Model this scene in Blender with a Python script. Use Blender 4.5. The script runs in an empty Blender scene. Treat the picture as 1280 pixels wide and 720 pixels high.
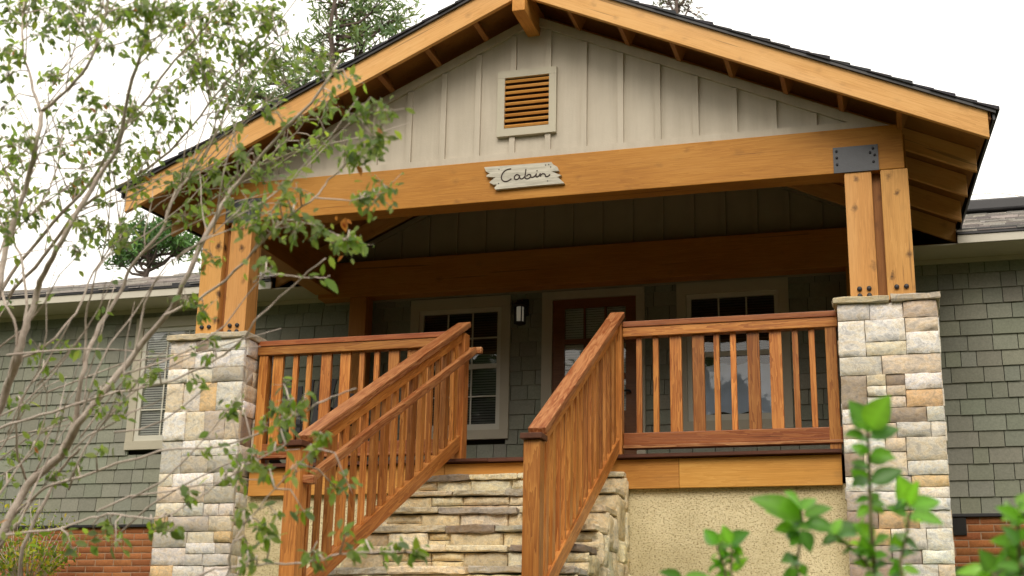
import bpy, bmesh, math, random
from mathutils import Vector, Matrix, noise
R = math.radians
scene = bpy.context.scene
COL = scene.collection
WM = {}                                   # world matrices of everything linked
rng = random.Random(7)

# ------------------------------------------------------------------ camera
CAM = Vector((2.6191, -9.1658, -1.4632)); YAW, PIT, ROL, FPX = -.2909, .2802, .02, 1669.78
_f = Vector((math.sin(YAW)*math.cos(PIT), math.cos(YAW)*math.cos(PIT), math.sin(PIT)))
_r = Vector((math.cos(YAW), -math.sin(YAW), 0)); _u = _r.cross(_f)
CR = math.cos(ROL)*_r + math.sin(ROL)*_u; CU = math.cos(ROL)*_u - math.sin(ROL)*_r
def at(px, py, depth):
    """a point of the place seen in direction (px, py) of the photograph, depth metres away"""
    return CAM + (_f*FPX + CR*(px-640) + CU*(360-py))*(depth/FPX)
def on_y(px, py, y):
    d = _f*FPX + CR*(px-640) + CU*(360-py)
    return CAM + d*((y-CAM.y)/d.y)
cd = bpy.data.cameras.new('camera'); cam = bpy.data.objects.new('camera', cd); COL.objects.link(cam)
cd.sensor_width = 36; cd.lens = FPX/1280*36; cd.clip_start = .05; cd.clip_end = 1000
cam.matrix_world = Matrix(((CR.x, CU.x, -_f.x, CAM.x), (CR.y, CU.y, -_f.y, CAM.y), (CR.z, CU.z, -_f.z, CAM.z), (0, 0, 0, 1)))
cd.dof.use_dof = True; cd.dof.focus_distance = 9.6; cd.dof.aperture_fstop = 4.2
scene.camera = cam

# ------------------------------------------------------------------ materials
def new_mat(name):
    m = bpy.data.materials.new(name); m.use_nodes = True
    nt = m.node_tree
    return m, nt, nt.nodes['Principled BSDF']
def nd(nt, typ, ins=None, **kw):
    n = nt.nodes.new(typ)
    for k, v in kw.items(): setattr(n, k, v)
    for k, v in (ins or {}).items():
        if hasattr(v, 'is_output'): nt.links.new(v, n.inputs[k])
        else: n.inputs[k].default_value = v
    return n
def ramp(nt, fac, stops):
    n = nt.nodes.new('ShaderNodeValToRGB'); nt.links.new(fac, n.inputs[0])
    e = n.color_ramp.elements
    while len(e) < len(stops): e.new(.5)
    for el, (p, c) in zip(e, stops):
        el.position = p; el.color = (*c, 1) if len(c) == 3 else c
    return n.outputs[0]
def mixc(nt, fac, a, b, mode='MIX'):
    n = nt.nodes.new('ShaderNodeMix'); n.data_type = 'RGBA'; n.blend_type = mode
    for i, v in ((0, fac), (6, a), (7, b)):
        if hasattr(v, 'is_output'): nt.links.new(v, n.inputs[i])
        else: n.inputs[i].default_value = v if i == 0 or len(v) == 4 else (*v, 1)
    return n.outputs[2]
def math_(nt, op, a, b=0.0):
    n = nt.nodes.new('ShaderNodeMath'); n.operation = op
    for i, v in ((0, a), (1, b)):
        if hasattr(v, 'is_output'): nt.links.new(v, n.inputs[i])
        else: n.inputs[i].default_value = v
    return n.outputs[0]
def obj_coord(nt, scale=(1, 1, 1), rand=True):
    tc = nd(nt, 'ShaderNodeTexCoord'); v = tc.outputs['Object']
    if rand:
        oi = nd(nt, 'ShaderNodeObjectInfo')
        k = nd(nt, 'ShaderNodeVectorMath', {0: oi.outputs['Random'], 1: (37.1, 53.7, 19.3)}, operation='MULTIPLY')
        v = nd(nt, 'ShaderNodeVectorMath', {0: v, 1: k.outputs[0]}, operation='ADD').outputs[0]
    return v
def scaled(nt, v, s):
    return nd(nt, 'ShaderNodeVectorMath', {0: v, 1: s}, operation='MULTIPLY').outputs[0]
def noise_(nt, v, scale, detail=3, rough=.55, dist=0):
    return nd(nt, 'ShaderNodeTexNoise', {'Vector': v, 'Scale': scale, 'Detail': detail, 'Roughness': rough, 'Distortion': dist}).outputs[0]
def bump(nt, bsdf, h, strength, dist=.01):
    b = nd(nt, 'ShaderNodeBump', {'Height': h, 'Strength': strength, 'Distance': dist})
    nt.links.new(b.outputs[0], bsdf.inputs['Normal'])

def wood(name, dark, mid, light, knots=.0, rough=.6, grain=1.0, var=.22, knot_col=(.05, .02, .008), streak=.5):
    m, nt, b = new_mat(name)
    v = obj_coord(nt)
    rings = noise_(nt, scaled(nt, v, (.55, 9*grain, 9*grain)), 1.6, 4, .6, .35)
    saw = math_(nt, 'FRACT', math_(nt, 'MULTIPLY', rings, 9.0))
    fine = noise_(nt, scaled(nt, v, (3, 150*grain, 150*grain)), 1.0, 3, .7)
    tone = noise_(nt, scaled(nt, v, (.9, 2.5, 2.5)), 1.5, 3, .5)
    g = math_(nt, 'ADD', math_(nt, 'MULTIPLY', saw, .30*streak), math_(nt, 'MULTIPLY', fine, .45))
    g = math_(nt, 'ADD', g, math_(nt, 'MULTIPLY', tone, .55))
    c = ramp(nt, g, [(.30, dark), (.58, mid), (.85, light)])
    oi = nd(nt, 'ShaderNodeObjectInfo')
    hue = math_(nt, 'ADD', math_(nt, 'MULTIPLY', math_(nt, 'FRACT', math_(nt, 'MULTIPLY', oi.outputs['Random'], 7.31)), .007), .4965)
    val = math_(nt, 'ADD', math_(nt, 'MULTIPLY', oi.outputs['Random'], var), 1 - var/2)
    hs = nd(nt, 'ShaderNodeHueSaturation', {'Hue': hue, 'Saturation': 1.0, 'Value': val, 'Color': c})
    c = hs.outputs[0]
    if knots:
        sp = nd(nt, 'ShaderNodeSeparateXYZ', {0: v})
        cb_ = nd(nt, 'ShaderNodeCombineXYZ', {0: math_(nt, 'MULTIPLY', sp.outputs[0], 5.0), 1: math_(nt, 'MULTIPLY', math_(nt, 'SUBTRACT', sp.outputs[1], sp.outputs[2]), 7.0)})
        vo = nd(nt, 'ShaderNodeTexVoronoi', {'Vector': cb_.outputs[0], 'Scale': 1.0, 'Randomness': 1.0}, voronoi_dimensions='2D')
        cs_ = nd(nt, 'ShaderNodeSeparateColor', {0: vo.outputs['Color']})
        pres = nd(nt, 'ShaderNodeMapRange', {0: cs_.outputs[0], 1: .35 if knots > .9 else .5, 2: .75 if knots > .9 else 1.0, 3: 0.0, 4: 1.0}).outputs[0]
        wob = math_(nt, 'ADD', vo.outputs['Distance'], math_(nt, 'MULTIPLY', math_(nt, 'SUBTRACT', noise_(nt, v, 28, 4, .7), .5), .42))
        wob = math_(nt, 'ADD', wob, math_(nt, 'MULTIPLY', cs_.outputs[1], .09))
        kf = nd(nt, 'ShaderNodeMapRange', {0: wob, 1: .06, 2: .24, 3: knots, 4: 0.0}).outputs[0]
        kf = math_(nt, 'MULTIPLY', kf, pres)
        c = mixc(nt, kf, c, knot_col)
        stain = noise_(nt, scaled(nt, v, (1.2, 5, 5)), 2.2, 4, .6)
        sf = nd(nt, 'ShaderNodeMapRange', {0: stain, 1: .60, 2: .74, 3: 0.0, 4: .30*knots}).outputs[0]
        c = mixc(nt, sf, c, (dark[0]*.4, dark[1]*.4, dark[2]*.4))
        chk = noise_(nt, scaled(nt, v, (1.1, 42, 42)), 1.0, 2, .4)
        cf = nd(nt, 'ShaderNodeMapRange', {0: chk, 1: .70, 2: .735, 3: 0.0, 4: .55}).outputs[0]
        c = mixc(nt, cf, c, (dark[0]*.3, dark[1]*.3, dark[2]*.35))
        bleach = noise_(nt, scaled(nt, v, (.5, 3, 3)), 1.1, 3, .55)
        bf = nd(nt, 'ShaderNodeMapRange', {0: bleach, 1: .50, 2: .75, 3: 0.0, 4: .35}).outputs[0]
        c = mixc(nt, bf, c, (min(1, light[0]*1.08), light[1]*1.18, light[2]*1.5))
    nt.links.new(c, b.inputs['Base Color']); b.inputs['Roughness'].default_value = rough
    b.inputs['Specular IOR Level'].default_value = .3
    bump(nt, b, math_(nt, 'ADD', fine, math_(nt, 'MULTIPLY', saw, .4)), .35, .003)
    return m
def attr_mat(name, rough=.8, vein=.35, vscale=9, bscale=28, bstr=.8, bdist=.01, vein_col=(.25, .19, .13), marble=False):
    m, nt, b = new_mat(name)
    a = nd(nt, 'ShaderNodeAttribute', attribute_name='Col')
    v = obj_coord(nt, rand=False)
    n1 = noise_(nt, v, vscale, 5, .65, 1.2); n2 = noise_(nt, v, bscale, 5, .7)
    f = nd(nt, 'ShaderNodeMapRange', {0: n1, 1: .5, 2: .72, 3: 0.0, 4: vein}).outputs[0]
    c = mixc(nt, f, a.outputs['Color'], vein_col)
    if marble:
        n4 = noise_(nt, scaled(nt, v, (1, 1, 1.6)), 9, 4, .6, 2.0)
        c = mixc(nt, 1.0, c, ramp(nt, n4, [(.30, (.70, .72, .76)), (.48, (1.02, 1.02, 1.02)), (.58, (1.06, 1.0, .88)), (.72, (.80, .74, .68))]), 'MULTIPLY')
        n5 = noise_(nt, v, 16, 3, .5, 3.0)
        c = mixc(nt, nd(nt, 'ShaderNodeMapRange', {0: math_(nt, 'ABSOLUTE', math_(nt, 'SUBTRACT', n5, .5)), 1: 0.0, 2: .03, 3: .45, 4: 0.0}).outputs[0], c, (.30, .25, .20))
    c = mixc(nt, 1.0, c, ramp(nt, n2, [(.25, (.78, .78, .78)), (.75, (1.16, 1.16, 1.16))]), 'MULTIPLY')
    nt.links.new(c, b.inputs['Base Color']); b.inputs['Roughness'].default_value = rough
    b.inputs['Specular IOR Level'].default_value = .25
    bump(nt, b, math_(nt, 'ADD', n2, math_(nt, 'MULTIPLY', n1, 1.2)), bstr, bdist)
    return m
def paint(name, col, rough=.6, mott=.10, bstr=.15, scale=6, streak=0):
    m, nt, b = new_mat(name)
    v = obj_coord(nt, rand=False)
    n = noise_(nt, v, scale, 5, .65); n2 = noise_(nt, v, 90, 2)
    c = ramp(nt, n, [(.25, tuple(x*(1-mott) for x in col)), (.75, tuple(x*(1+mott) for x in col))])
    if streak:
        sn = noise_(nt, scaled(nt, v, (13, 13, .9)), 1.0, 4, .6)
        c = mixc(nt, 1.0, c, ramp(nt, sn, [(.3, (1-streak, 1-streak*1.1, 1-streak*1.3)), (.6, (1.02, 1.02, 1.02))]), 'MULTIPLY')
    nt.links.new(c, b.inputs['Base Color']); b.inputs['Roughness'].default_value = rough
    bump(nt, b, n2, bstr, .003)
    return m
M = {}
M['fir'] = wood('fir_timber', (.38, .15, .022), (.56, .255, .048), (.68, .35, .085), knots=.4, var=.14)
M['beam'] = wood('oiled_beam_timber', (.27, .098, .012), (.41, .168, .025), (.52, .245, .05), knots=.3, var=.10)
M['rake'] = wood('pale_rake_timber', (.50, .235, .062), (.68, .36, .12), (.76, .45, .18), knots=.3, var=.10)
M['post'] = wood('knotty_post_timber', (.40, .18, .045), (.58, .285, .08), (.68, .37, .125), knots=.95, var=.14)
M['dimfir'] = wood('rafter_timber', (.32, .125, .024), (.46, .20, .045), (.56, .27, .07), knots=.5, var=.2)
M['rail'] = wood('oiled_cedar_rail', (.15, .040, .009), (.36, .122, .025), (.55, .235, .058), knots=.12, rough=.40, grain=.8, var=.75, streak=1.0)
M['cap'] = wood('oiled_cedar_cap', (.13, .038, .012), (.24, .075, .022), (.42, .19, .075), rough=.4, grain=.9, var=.2, streak=1.3)
M['redrail'] = wood('red_oiled_rail', (.12, .030, .009), (.235, .064, .018), (.36, .13, .04), knots=.1, rough=.38, grain=.9, var=.15, streak=.8)
M['deckwood'] = wood('stained_deck', (.05, .016, .008), (.09, .03, .014), (.14, .05, .025), rough=.6)
M['soffit'] = wood('brown_roof_boards', (.18, .068, .016), (.28, .115, .028), (.36, .16, .042), knots=.4)
M['doorwood'] = wood('stained_door', (.13, .042, .012), (.20, .072, .022), (.27, .105, .035), rough=.35)
M['darkchair'] = paint('black_chair_paint', (.012, .010, .010), .5)
M['gable'] = paint('beige_board_and_batten', (.50, .445, .36), .75, .06, .35, 3, .10)
M['trim'] = paint('beige_trim_paint', (.46, .42, .32), .6, .05)
M['eave'] = paint('cream_eave_paint', (.50, .45, .34), .6, .06)
M['whitefascia'] = paint('pale_fascia_paint', (.56, .525, .44), .5, .05)
M['vinyl'] = paint('white_vinyl_sash', (.58, .56, .47), .45, .04)
M['backwall'] = paint('shaded_porch_batten_wall', (.36, .31, .23), .8, .06)  # gable beige with the porch's deep shade put into the colour
M['shingle'] = attr_mat('sage_shingle_siding', .8, .14, 3, 60, .45, .004, vein_col=(.11, .12, .085))
M['stone'] = attr_mat('ledger_stone', .85, .30, 7, 34, .75, .007, vein_col=(.45, .36, .25), marble=True)
M['step'] = attr_mat('step_stone', .9, .30, 7, 30, .9, .012, vein_col=(.30, .23, .14), marble=True)
M['brick'] = attr_mat('orange_brick', .85, .35, 12, 60, .6, .006, vein_col=(.16, .055, .022))
M['mortar'] = paint('dark_mortar', (.24, .19, .13), .95, .2, .6, 30)
M['brickmortar'] = paint('brick_mortar', (.36, .24, .155), .95, .2, .6, 30)
M['roofing'] = attr_mat('weathered_roof_shingle', .95, .4, 14, 90, .8, .006, vein_col=(.10, .09, .08))
M['darkroof'] = attr_mat('charcoal_roof_shingle', .95, .3, 14, 90, .8, .006, vein_col=(.03, .03, .035))
M['drip'] = paint('black_metal_edge', (.022, .021, .024), .45, .1)
M['plate'] = paint('dark_steel_plate', (.040, .043, .052), .45, .2, .2, 20)
M['bolt'] = paint('black_bolt', (.014, .013, .018), .5, .2)
M['vent'] = wood('orange_louver_wood', (.42, .17, .03), (.58, .27, .06), (.68, .36, .10), knots=.5)
M['ventback'] = paint('vent_dark', (.02, .014, .01), .9)
M['ink'] = paint('brown_lettering', (.05, .032, .026), .8)
M['lantern'] = paint('bronze_lantern', (.012, .010, .009), .4)
def simple(name, col, rough, **kw):
    m, nt, b = new_mat(name); b.inputs['Base Color'].default_value = (*col, 1); b.inputs['Roughness'].default_value = rough
    for k, v in kw.items(): b.inputs[k].default_value = v
    return m
def glass_mat():
    m, nt, b = new_mat('window_glass')
    g = nd(nt, 'ShaderNodeBsdfGlossy', {'Roughness': .02, 'Color': (1, 1, 1, 1)})
    t = nd(nt, 'ShaderNodeBsdfTransparent', {'Color': (.95, .97, .97, 1)})
    fr = nd(nt, 'ShaderNodeFresnel', {'IOR': 1.55})
    v = obj_coord(nt)
    bp = nd(nt, 'ShaderNodeBump', {'Height': noise_(nt, v, 3, 2), 'Strength': .08, 'Distance': .02})
    nt.links.new(bp.outputs[0], g.inputs['Normal'])
    f = math_(nt, 'MULTIPLY', fr.outputs[0], 1.5)
    mx = nd(nt, 'ShaderNodeMixShader', {0: f, 1: t.outputs[0], 2: g.outputs[0]})
    nt.links.new(mx.outputs[0], nt.nodes['Material Output'].inputs[0])
    return m
M['glass'] = glass_mat()
M['frost'] = simple('frosted_lantern_glass', (.80, .75, .62), .5, **{'Emission Color': (1, .9, .68, 1), 'Emission Strength': .07})
M['blind'] = paint('pale_blind', (.74, .73, .68), .6)
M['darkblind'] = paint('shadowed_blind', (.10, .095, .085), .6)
M['shade'] = paint('sky_tinted_shade', (.60, .66, .78), .7, .12, .3, 5)  # white shade; the sky's reflection is put into its blue-grey colour
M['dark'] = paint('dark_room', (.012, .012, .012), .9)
def sign_mat():
    m, nt, b = new_mat('weathered_grey_plank')
    v = obj_coord(nt)
    n = noise_(nt, scaled(nt, v, (4, 40, 40)), 1.5, 5, .7)
    c = ramp(nt, n, [(.3, (.33, .31, .25)), (.55, (.52, .49, .41)), (.8, (.62, .59, .50))])
    n2 = noise_(nt, v, 9, 4, .7)
    c = mixc(nt, nd(nt, 'ShaderNodeMapRange', {0: n2, 1: .58, 2: .72, 3: 0.0, 4: .5}).outputs[0], c, (.28, .30, .28))
    nt.links.new(c, b.inputs['Base Color']); b.inputs['Roughness'].default_value = .85
    bump(nt, b, n, .5, .004); return m
M['sign'] = sign_mat()
def stucco():
    m, nt, b = new_mat('pebbledash_stucco')
    v = obj_coord(nt, rand=False)
    vo = nd(nt, 'ShaderNodeTexVoronoi', {'Vector': v, 'Scale': 90.0}); n2 = noise_(nt, v, 60, 4, .7); n3 = noise_(nt, v, 2.2, 3)
    peb = nd(nt, 'ShaderNodeMapRange', {0: noise_(nt, scaled(nt, v, (1, 1, 1.5)), 78, 3, .6), 1: .535, 2: .63, 3: 0.0, 4: .85}).outputs[0]
    c = ramp(nt, n2, [(.3, (.70, .59, .35)), (.65, (.78, .68, .44))])
    c = mixc(nt, peb, c, (.36, .255, .12))
    c = mixc(nt, 1.0, c, ramp(nt, n3, [(.3, (.80, .78, .72)), (.7, (1.08, 1.08, 1.08))]), 'MULTIPLY')
    nt.links.new(c, b.inputs['Base Color']); b.inputs['Roughness'].default_value = .95
    h = math_(nt, 'SUBTRACT', math_(nt, 'MULTIPLY', n2, .6), math_(nt, 'ADD', peb, math_(nt, 'MULTIPLY', vo.outputs['Distance'], .4)))
    bump(nt, b, h, .6, .009); return m
M['stucco'] = stucco()
def leaf_mat(name, rough=.5, trans=.55):
    m, nt, b = new_mat(name)
    a = nd(nt, 'ShaderNodeAttribute', attribute_name='Col')
    nt.links.new(a.outputs['Color'], b.inputs['Base Color']); b.inputs['Roughness'].default_value = rough
    b.inputs['Specular IOR Level'].default_value = .35
    t = nd(nt, 'ShaderNodeBsdfTranslucent', {'Color': mixc(nt, 1.0, a.outputs['Color'], (1.9, 2.0, .7), 'MULTIPLY')})
    mx = nd(nt, 'ShaderNodeMixShader', {0: trans, 1: b.outputs[0], 2: t.outputs[0]})
    nt.links.new(mx.outputs[0], nt.nodes['Material Output'].inputs[0]); return m
M['leaf'] = leaf_mat('shrub_leaf'); M['leaf2'] = leaf_mat('glossy_leaf', .32, .45); M['needle'] = leaf_mat('pine_needle', .6, .15)
def bark(name, a, b_, sc=30):
    m, nt, b = new_mat(name); v = obj_coord(nt, rand=False)
    n = noise_(nt, v, sc, 5, .7)
    nt.links.new(ramp(nt, n, [(.3, a), (.7, b_)]), b.inputs['Base Color']); b.inputs['Roughness'].default_value = .85
    bump(nt, b, n, .6, .004); return m
M['bark'] = bark('shrub_bark', (.40, .315, .265), (.68, .59, .52)); M['pinebark'] = bark('pine_bark', (.05, .035, .028), (.13, .09, .07), 12)
M['stem'] = bark('green_stem', (.14, .12, .05), (.22, .20, .09))
def ground_mat():
    m, nt, b = new_mat('mulch_and_grass'); v = obj_coord(nt, rand=False)
    n = noise_(nt, v, 30, 5, .7); n2 = noise_(nt, v, .35, 3)
    mul = ramp(nt, n, [(.3, (.035, .02, .013)), (.7, (.13, .075, .045))]); gr = ramp(nt, n, [(.3, (.04, .07, .018)), (.7, (.11, .15, .04))])
    f = nd(nt, 'ShaderNodeMapRange', {0: n2, 1: .42, 2: .5, 3: 0.0, 4: 1.0}).outputs[0]
    nt.links.new(mixc(nt, f, mul, gr), b.inputs['Base Color']); b.inputs['Roughness'].default_value = .95
    bump(nt, b, n, 1.0, .03); return m
M['ground'] = ground_mat()

# ------------------------------------------------------------------ object helpers
def thing(name, label, cat, loc=(0, 0, 0), group=None):
    o = bpy.data.objects.new(name, None); COL.objects.link(o); o.empty_display_size = .1
    o.location = loc; WM[o.name] = Matrix.Translation(Vector(loc))
    o['label'] = label; o['category'] = cat
    if group: o['group'] = group
    return o
def tag(o, label, cat, group=None):
    o['label'] = label; o['category'] = cat
    if group: o['group'] = group
    return o
def link(name, me, mat, parent, mw):
    o = bpy.data.objects.new(name, me); COL.objects.link(o)
    if mat and not me.materials: me.materials.append(mat)
    if parent:
        o.parent = parent; o.matrix_local = WM[parent.name].inverted() @ mw
    else: o.matrix_world = mw
    WM[o.name] = mw.copy()
    return o
def frame(a, b, up):
    x = (b-a).normalized(); y = Vector(up).cross(x)
    if y.length < 1e-4: y = Vector((0, 1, 0)).cross(x)
    y.normalize(); z = x.cross(y)
    m = Matrix((x, y, z)).transposed().to_4x4(); m.translation = (a+b)/2
    return m
def board(name, parent, a, b, w, h, mat, bev=.004, up=(0, 0, 1), cut=None):
    """a straight piece of timber from a to b, w across, h high; the grain runs along local X"""
    a, b = Vector(a), Vector(b); m = frame(a, b, up); L = (b-a).length
    bm = bmesh.new(); bmesh.ops.create_cube(bm, size=1)
    for v in bm.verts: v.co = Vector((v.co.x*L, v.co.y*w, v.co.z*h))
    if cut:                                   # plumb cut ends of a sloped piece: shear along X by z
        for v in bm.verts: v.co.x += cut*v.co.z
    if bev: bmesh.ops.bevel(bm, geom=bm.edges[:], offset=bev, segments=2, affect='EDGES', profile=.6)
    me = bpy.data.meshes.new(name); bm.to_mesh(me); bm.free()
    return link(name, me, mat, parent, m)
class MB:
    def __init__(s): s.v = []; s.f = []; s.c = []; s.smooth = []
    def add(s, vs, fs, col=(1, 1, 1), smooth=False):
        k = len(s.v); s.v += [Vector(p) for p in vs]; s.c += [col]*len(vs)
        s.f += [tuple(i+k for i in f) for f in fs]; s.smooth += [smooth]*len(fs)
    def box(s, x0, x1, y0, y1, z0, z1, col=(1, 1, 1), mat=None):
        vs = [(x0, y0, z0), (x1, y0, z0), (x1, y1, z0), (x0, y1, z0), (x0, y0, z1), (x1, y0, z1), (x1, y1, z1), (x0, y1, z1)]
        if mat: vs = [mat @ Vector(p) for p in vs]
        s.add(vs, [(0, 3, 2, 1), (4, 5, 6, 7), (0, 1, 5, 4), (1, 2, 6, 5), (2, 3, 7, 6), (3, 0, 4, 7)], col)
    def poly_prism(s, pts, y0, y1, col=(1, 1, 1)):
        """outline in (x, z), counter-clockwise seen from -Y, from y0 (front) to y1"""
        n = len(pts); vs = [(x, y0, z) for x, z in pts]+[(x, y1, z) for x, z in pts]
        s.add(vs, [tuple(range(n)), tuple(range(2*n-1, n-1, -1))]+[(i, i+n, (i+1) % n+n, (i+1) % n) for i in range(n)], col)
    def tube(s, pts, rad, n=7, col=(1, 1, 1)):
        pts = [Vector(p) for p in pts]; rings = []; prev = None
        for i, p in enumerate(pts):
            d = (pts[min(i+1, len(pts)-1)]-pts[max(i-1, 0)]).normalized()
            if prev is None: u = d.orthogonal().normalized()
            else: u = (prev-d*prev.dot(d)).normalized()
            prev = u; w = d.cross(u); r = rad[i] if hasattr(rad, '__len__') else rad
            rings.append([p+(u*math.cos(2*math.pi*k/n)+w*math.sin(2*math.pi*k/n))*r for k in range(n)])
        vs = [q for r_ in rings for q in r_]; fs = []
        for i in range(len(pts)-1):
            for k in range(n): fs.append((i*n+k, i*n+(k+1) % n, (i+1)*n+(k+1) % n, (i+1)*n+k))
        fs.append(tuple(range(n-1, -1, -1))); fs.append(tuple((len(pts)-1)*n+k for k in range(n)))
        s.add(vs, fs, col, True)
    def stone(s, O, U, V, N, u0, u1, v0, v1, depth, col, rough=.0019, cell=.04, gap=.0042, cham=.002):
        """one rough-faced stone on the plane O + uU + vV, standing depth out along N"""
        u0 += gap/2; u1 -= gap/2; v0 += gap/2; v1 -= gap/2
        nu = max(2, int((u1-u0)/cell)); nv = max(2, int((v1-v0)/cell)); sd = Vector((rng.uniform(0, 99), rng.uniform(0, 99), rng.uniform(0, 99)))
        us = [u0, u0+cham]+[u0+cham+(u1-u0-2*cham)*i/nu for i in range(1, nu)]+[u1-cham, u1]
        vv = [v0, v0+cham]+[v0+cham+(v1-v0-2*cham)*i/nv for i in range(1, nv)]+[v1-cham, v1]
        tu, tv = rng.uniform(-1, 1)*rough*.6, rng.uniform(-1, 1)*rough*.6
        vs = []; a, b = len(us), len(vv)
        def P(u, v, d): return O+U*u+V*v+N*d
        for j, v in enumerate(vv):
            for i, u in enumerate(us):
                e = (i in (0, a-1)) or (j in (0, b-1))
                q = Vector((u, v, 0))*14+sd; nz = noise.noise(q)+.6*noise.noise(q*2.7)
                d = depth+nz*rough+tu*(i/(a-1)-.5)*2+tv*(j/(b-1)-.5)*2
                jx, jy = noise.noise(q*1.6+Vector((9, 0, 0)))*.005, noise.noise(q*1.6+Vector((0, 9, 0)))*.005
                if e: d -= cham*.9
                vs.append(P(u+(jx if e else 0), v+(jy if e else 0), d))
        fs = [(j*a+i, j*a+i+1, (j+1)*a+i+1, (j+1)*a+i) for j in range(b-1) for i in range(a-1)]
        ring = [i for i in range(a)]+[j*a+a-1 for j in range(1, b)]+[(b-1)*a+i for i in range(a-2, -1, -1)]+[j*a for j in range(b-2, 0, -1)]
        k = len(vs)
        for r_ in ring:
            j, i = divmod(r_, a); vs.append(P(us[i], vv[j], 0))
        n = len(ring)
        for q in range(n): fs.append((ring[q], k+q, k+(q+1) % n, ring[(q+1) % n]))
        k0 = len(s.smooth); s.add(vs, fs, col, True)
        for q in range((a-1)*(b-1)):
            j, i = divmod(q, a-1)
            if i in (0, a-2) or j in (0, b-2): s.smooth[k0+q] = False
    def slab(s, x0, x1, y0, y1, z0, z1, col, jit=.012, sp=.07, tilt=0):
        """a flagstone with a broken edge"""
        per = []
        def run(ax, ay, bx, by):
            n = max(1, int(math.hypot(bx-ax, by-ay)/sp))
            for i in range(n):
                t = i/n; per.append((ax+(bx-ax)*t, ay+(by-ay)*t))
        run(x0, y0, x1, y0); run(x1, y0, x1, y1); run(x1, y1, x0, y1); run(x0, y1, x0, y0)
        cx, cy = (x0+x1)/2, (y0+y1)/2; n = len(per); vs = []; h = z1-z0
        base = [(px+rng.uniform(-jit, jit), py+rng.uniform(-jit, jit)) for px, py in per]
        for ins, zz in ((.008, z0), (0, z0+h*.15), (.0, z0+h*.8), (.005, z1)):
            for (px, py) in base:
                d = math.hypot(px-cx, py-cy)+1e-6; k = ins/d
                vs.append((px+(cx-px)*k+rng.uniform(-jit, jit)*.35, py+(cy-py)*k+rng.uniform(-jit, jit)*.35, zz+(rng.uniform(-.1, .1)*h)+tilt*(px-cx)))
        vs.append((cx, cy, z0)); vs.append((cx, cy, z1)); fs = []
        for r_ in range(3):
            for i in range(n): fs.append((r_*n+i, r_*n+(i+1) % n, (r_+1)*n+(i+1) % n, (r_+1)*n+i))
        for i in range(n):
            fs.append((4*n, (i+1) % n, i)); fs.append((4*n+1, 3*n+i, 3*n+(i+1) % n))
        s.add(vs, fs, col, False)
    def build(s, name, mat, parent=None, loc=None, smooth_all=None):
        mw = WM[parent.name].copy() if parent else Matrix.Translation(Vector(loc or (0, 0, 0)))
        inv = mw.inverted()
        me = bpy.data.meshes.new(name); me.from_pydata([inv @ p for p in s.v], [], s.f)
        at_ = me.color_attributes.new('Col', 'FLOAT_COLOR', 'POINT')
        at_.data.foreach_set('color', [x for c in s.c for x in (c[0], c[1], c[2], 1.0)])
        me.polygons.foreach_set('use_smooth', [bool(x) for x in s.smooth] if smooth_all is None else [smooth_all]*len(s.f))
        me.update()
        return link(name, me, mat, parent, mw)
def vary(c, a=.1):
    k = 1+rng.uniform(-a, a); return tuple(max(0, x*k*(1+rng.uniform(-a, a)*.3)) for x in c)
X, Y, Z = Vector((1, 0, 0)), Vector((0, 1, 0)), Vector((0, 0, 1))

# ------------------------------------------------------------------ ground
def gz(x, y):
    pts = [(-400, -3.05), (-9, -3.05), (-2.7, -1.36), (-.2, -1.0), (2.3, -.56), (400, -.5)]
    for (a, za), (b, zb) in zip(pts, pts[1:]):
        if y <= b:
            t = (y-a)/(b-a); return za+(zb-za)*max(0, t)-.22*max(0, min(1, (-2.5-x)/1.5))*max(0, min(1, (y+2)/2))+.03*noise.noise(Vector((x, y, 0))*.8)
    return -.5-.22*(x < -3)
g = MB(); xs = [-300, -120, -50, -25]+[-14+i*.7 for i in range(41)]+[25, 50, 120, 300]; ys = [-300, -120, -50, -25]+[-12+i*.6 for i in range(26)]+[3.6, 8, 20, 50, 120, 300]
vs = [(x, y, gz(x, y)) for y in ys for x in xs]; nx = len(xs)
g.add(vs, [(j*nx+i, j*nx+i+1, (j+1)*nx+i+1, (j+1)*nx+i) for j in range(len(ys)-1) for i in range(nx-1)], smooth=True)
o = g.build('ground', M['ground']); o['kind'] = 'structure'; tag(o, 'mulch and grass ground sloping down from the cabin', 'ground')

# ------------------------------------------------------------------ the cabin
WY = 2.43; S = .455; APEX = 3.715; TIP = 3.28
cabin = thing('cabin', 'sage green shingled cabin with a timber gabled front porch', 'house', (0, WY, -.5))
def roofz(x, drop=0): return APEX-drop-S*abs(x)

WINS = [(-4.83, -3.86, .585, 1.935), (-1.848, -.855, .585, 1.945), (.711, 1.705, .60, 1.953)]     # outer trim rectangles
DOOR = (-.547, .416, .02, 1.948)
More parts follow.
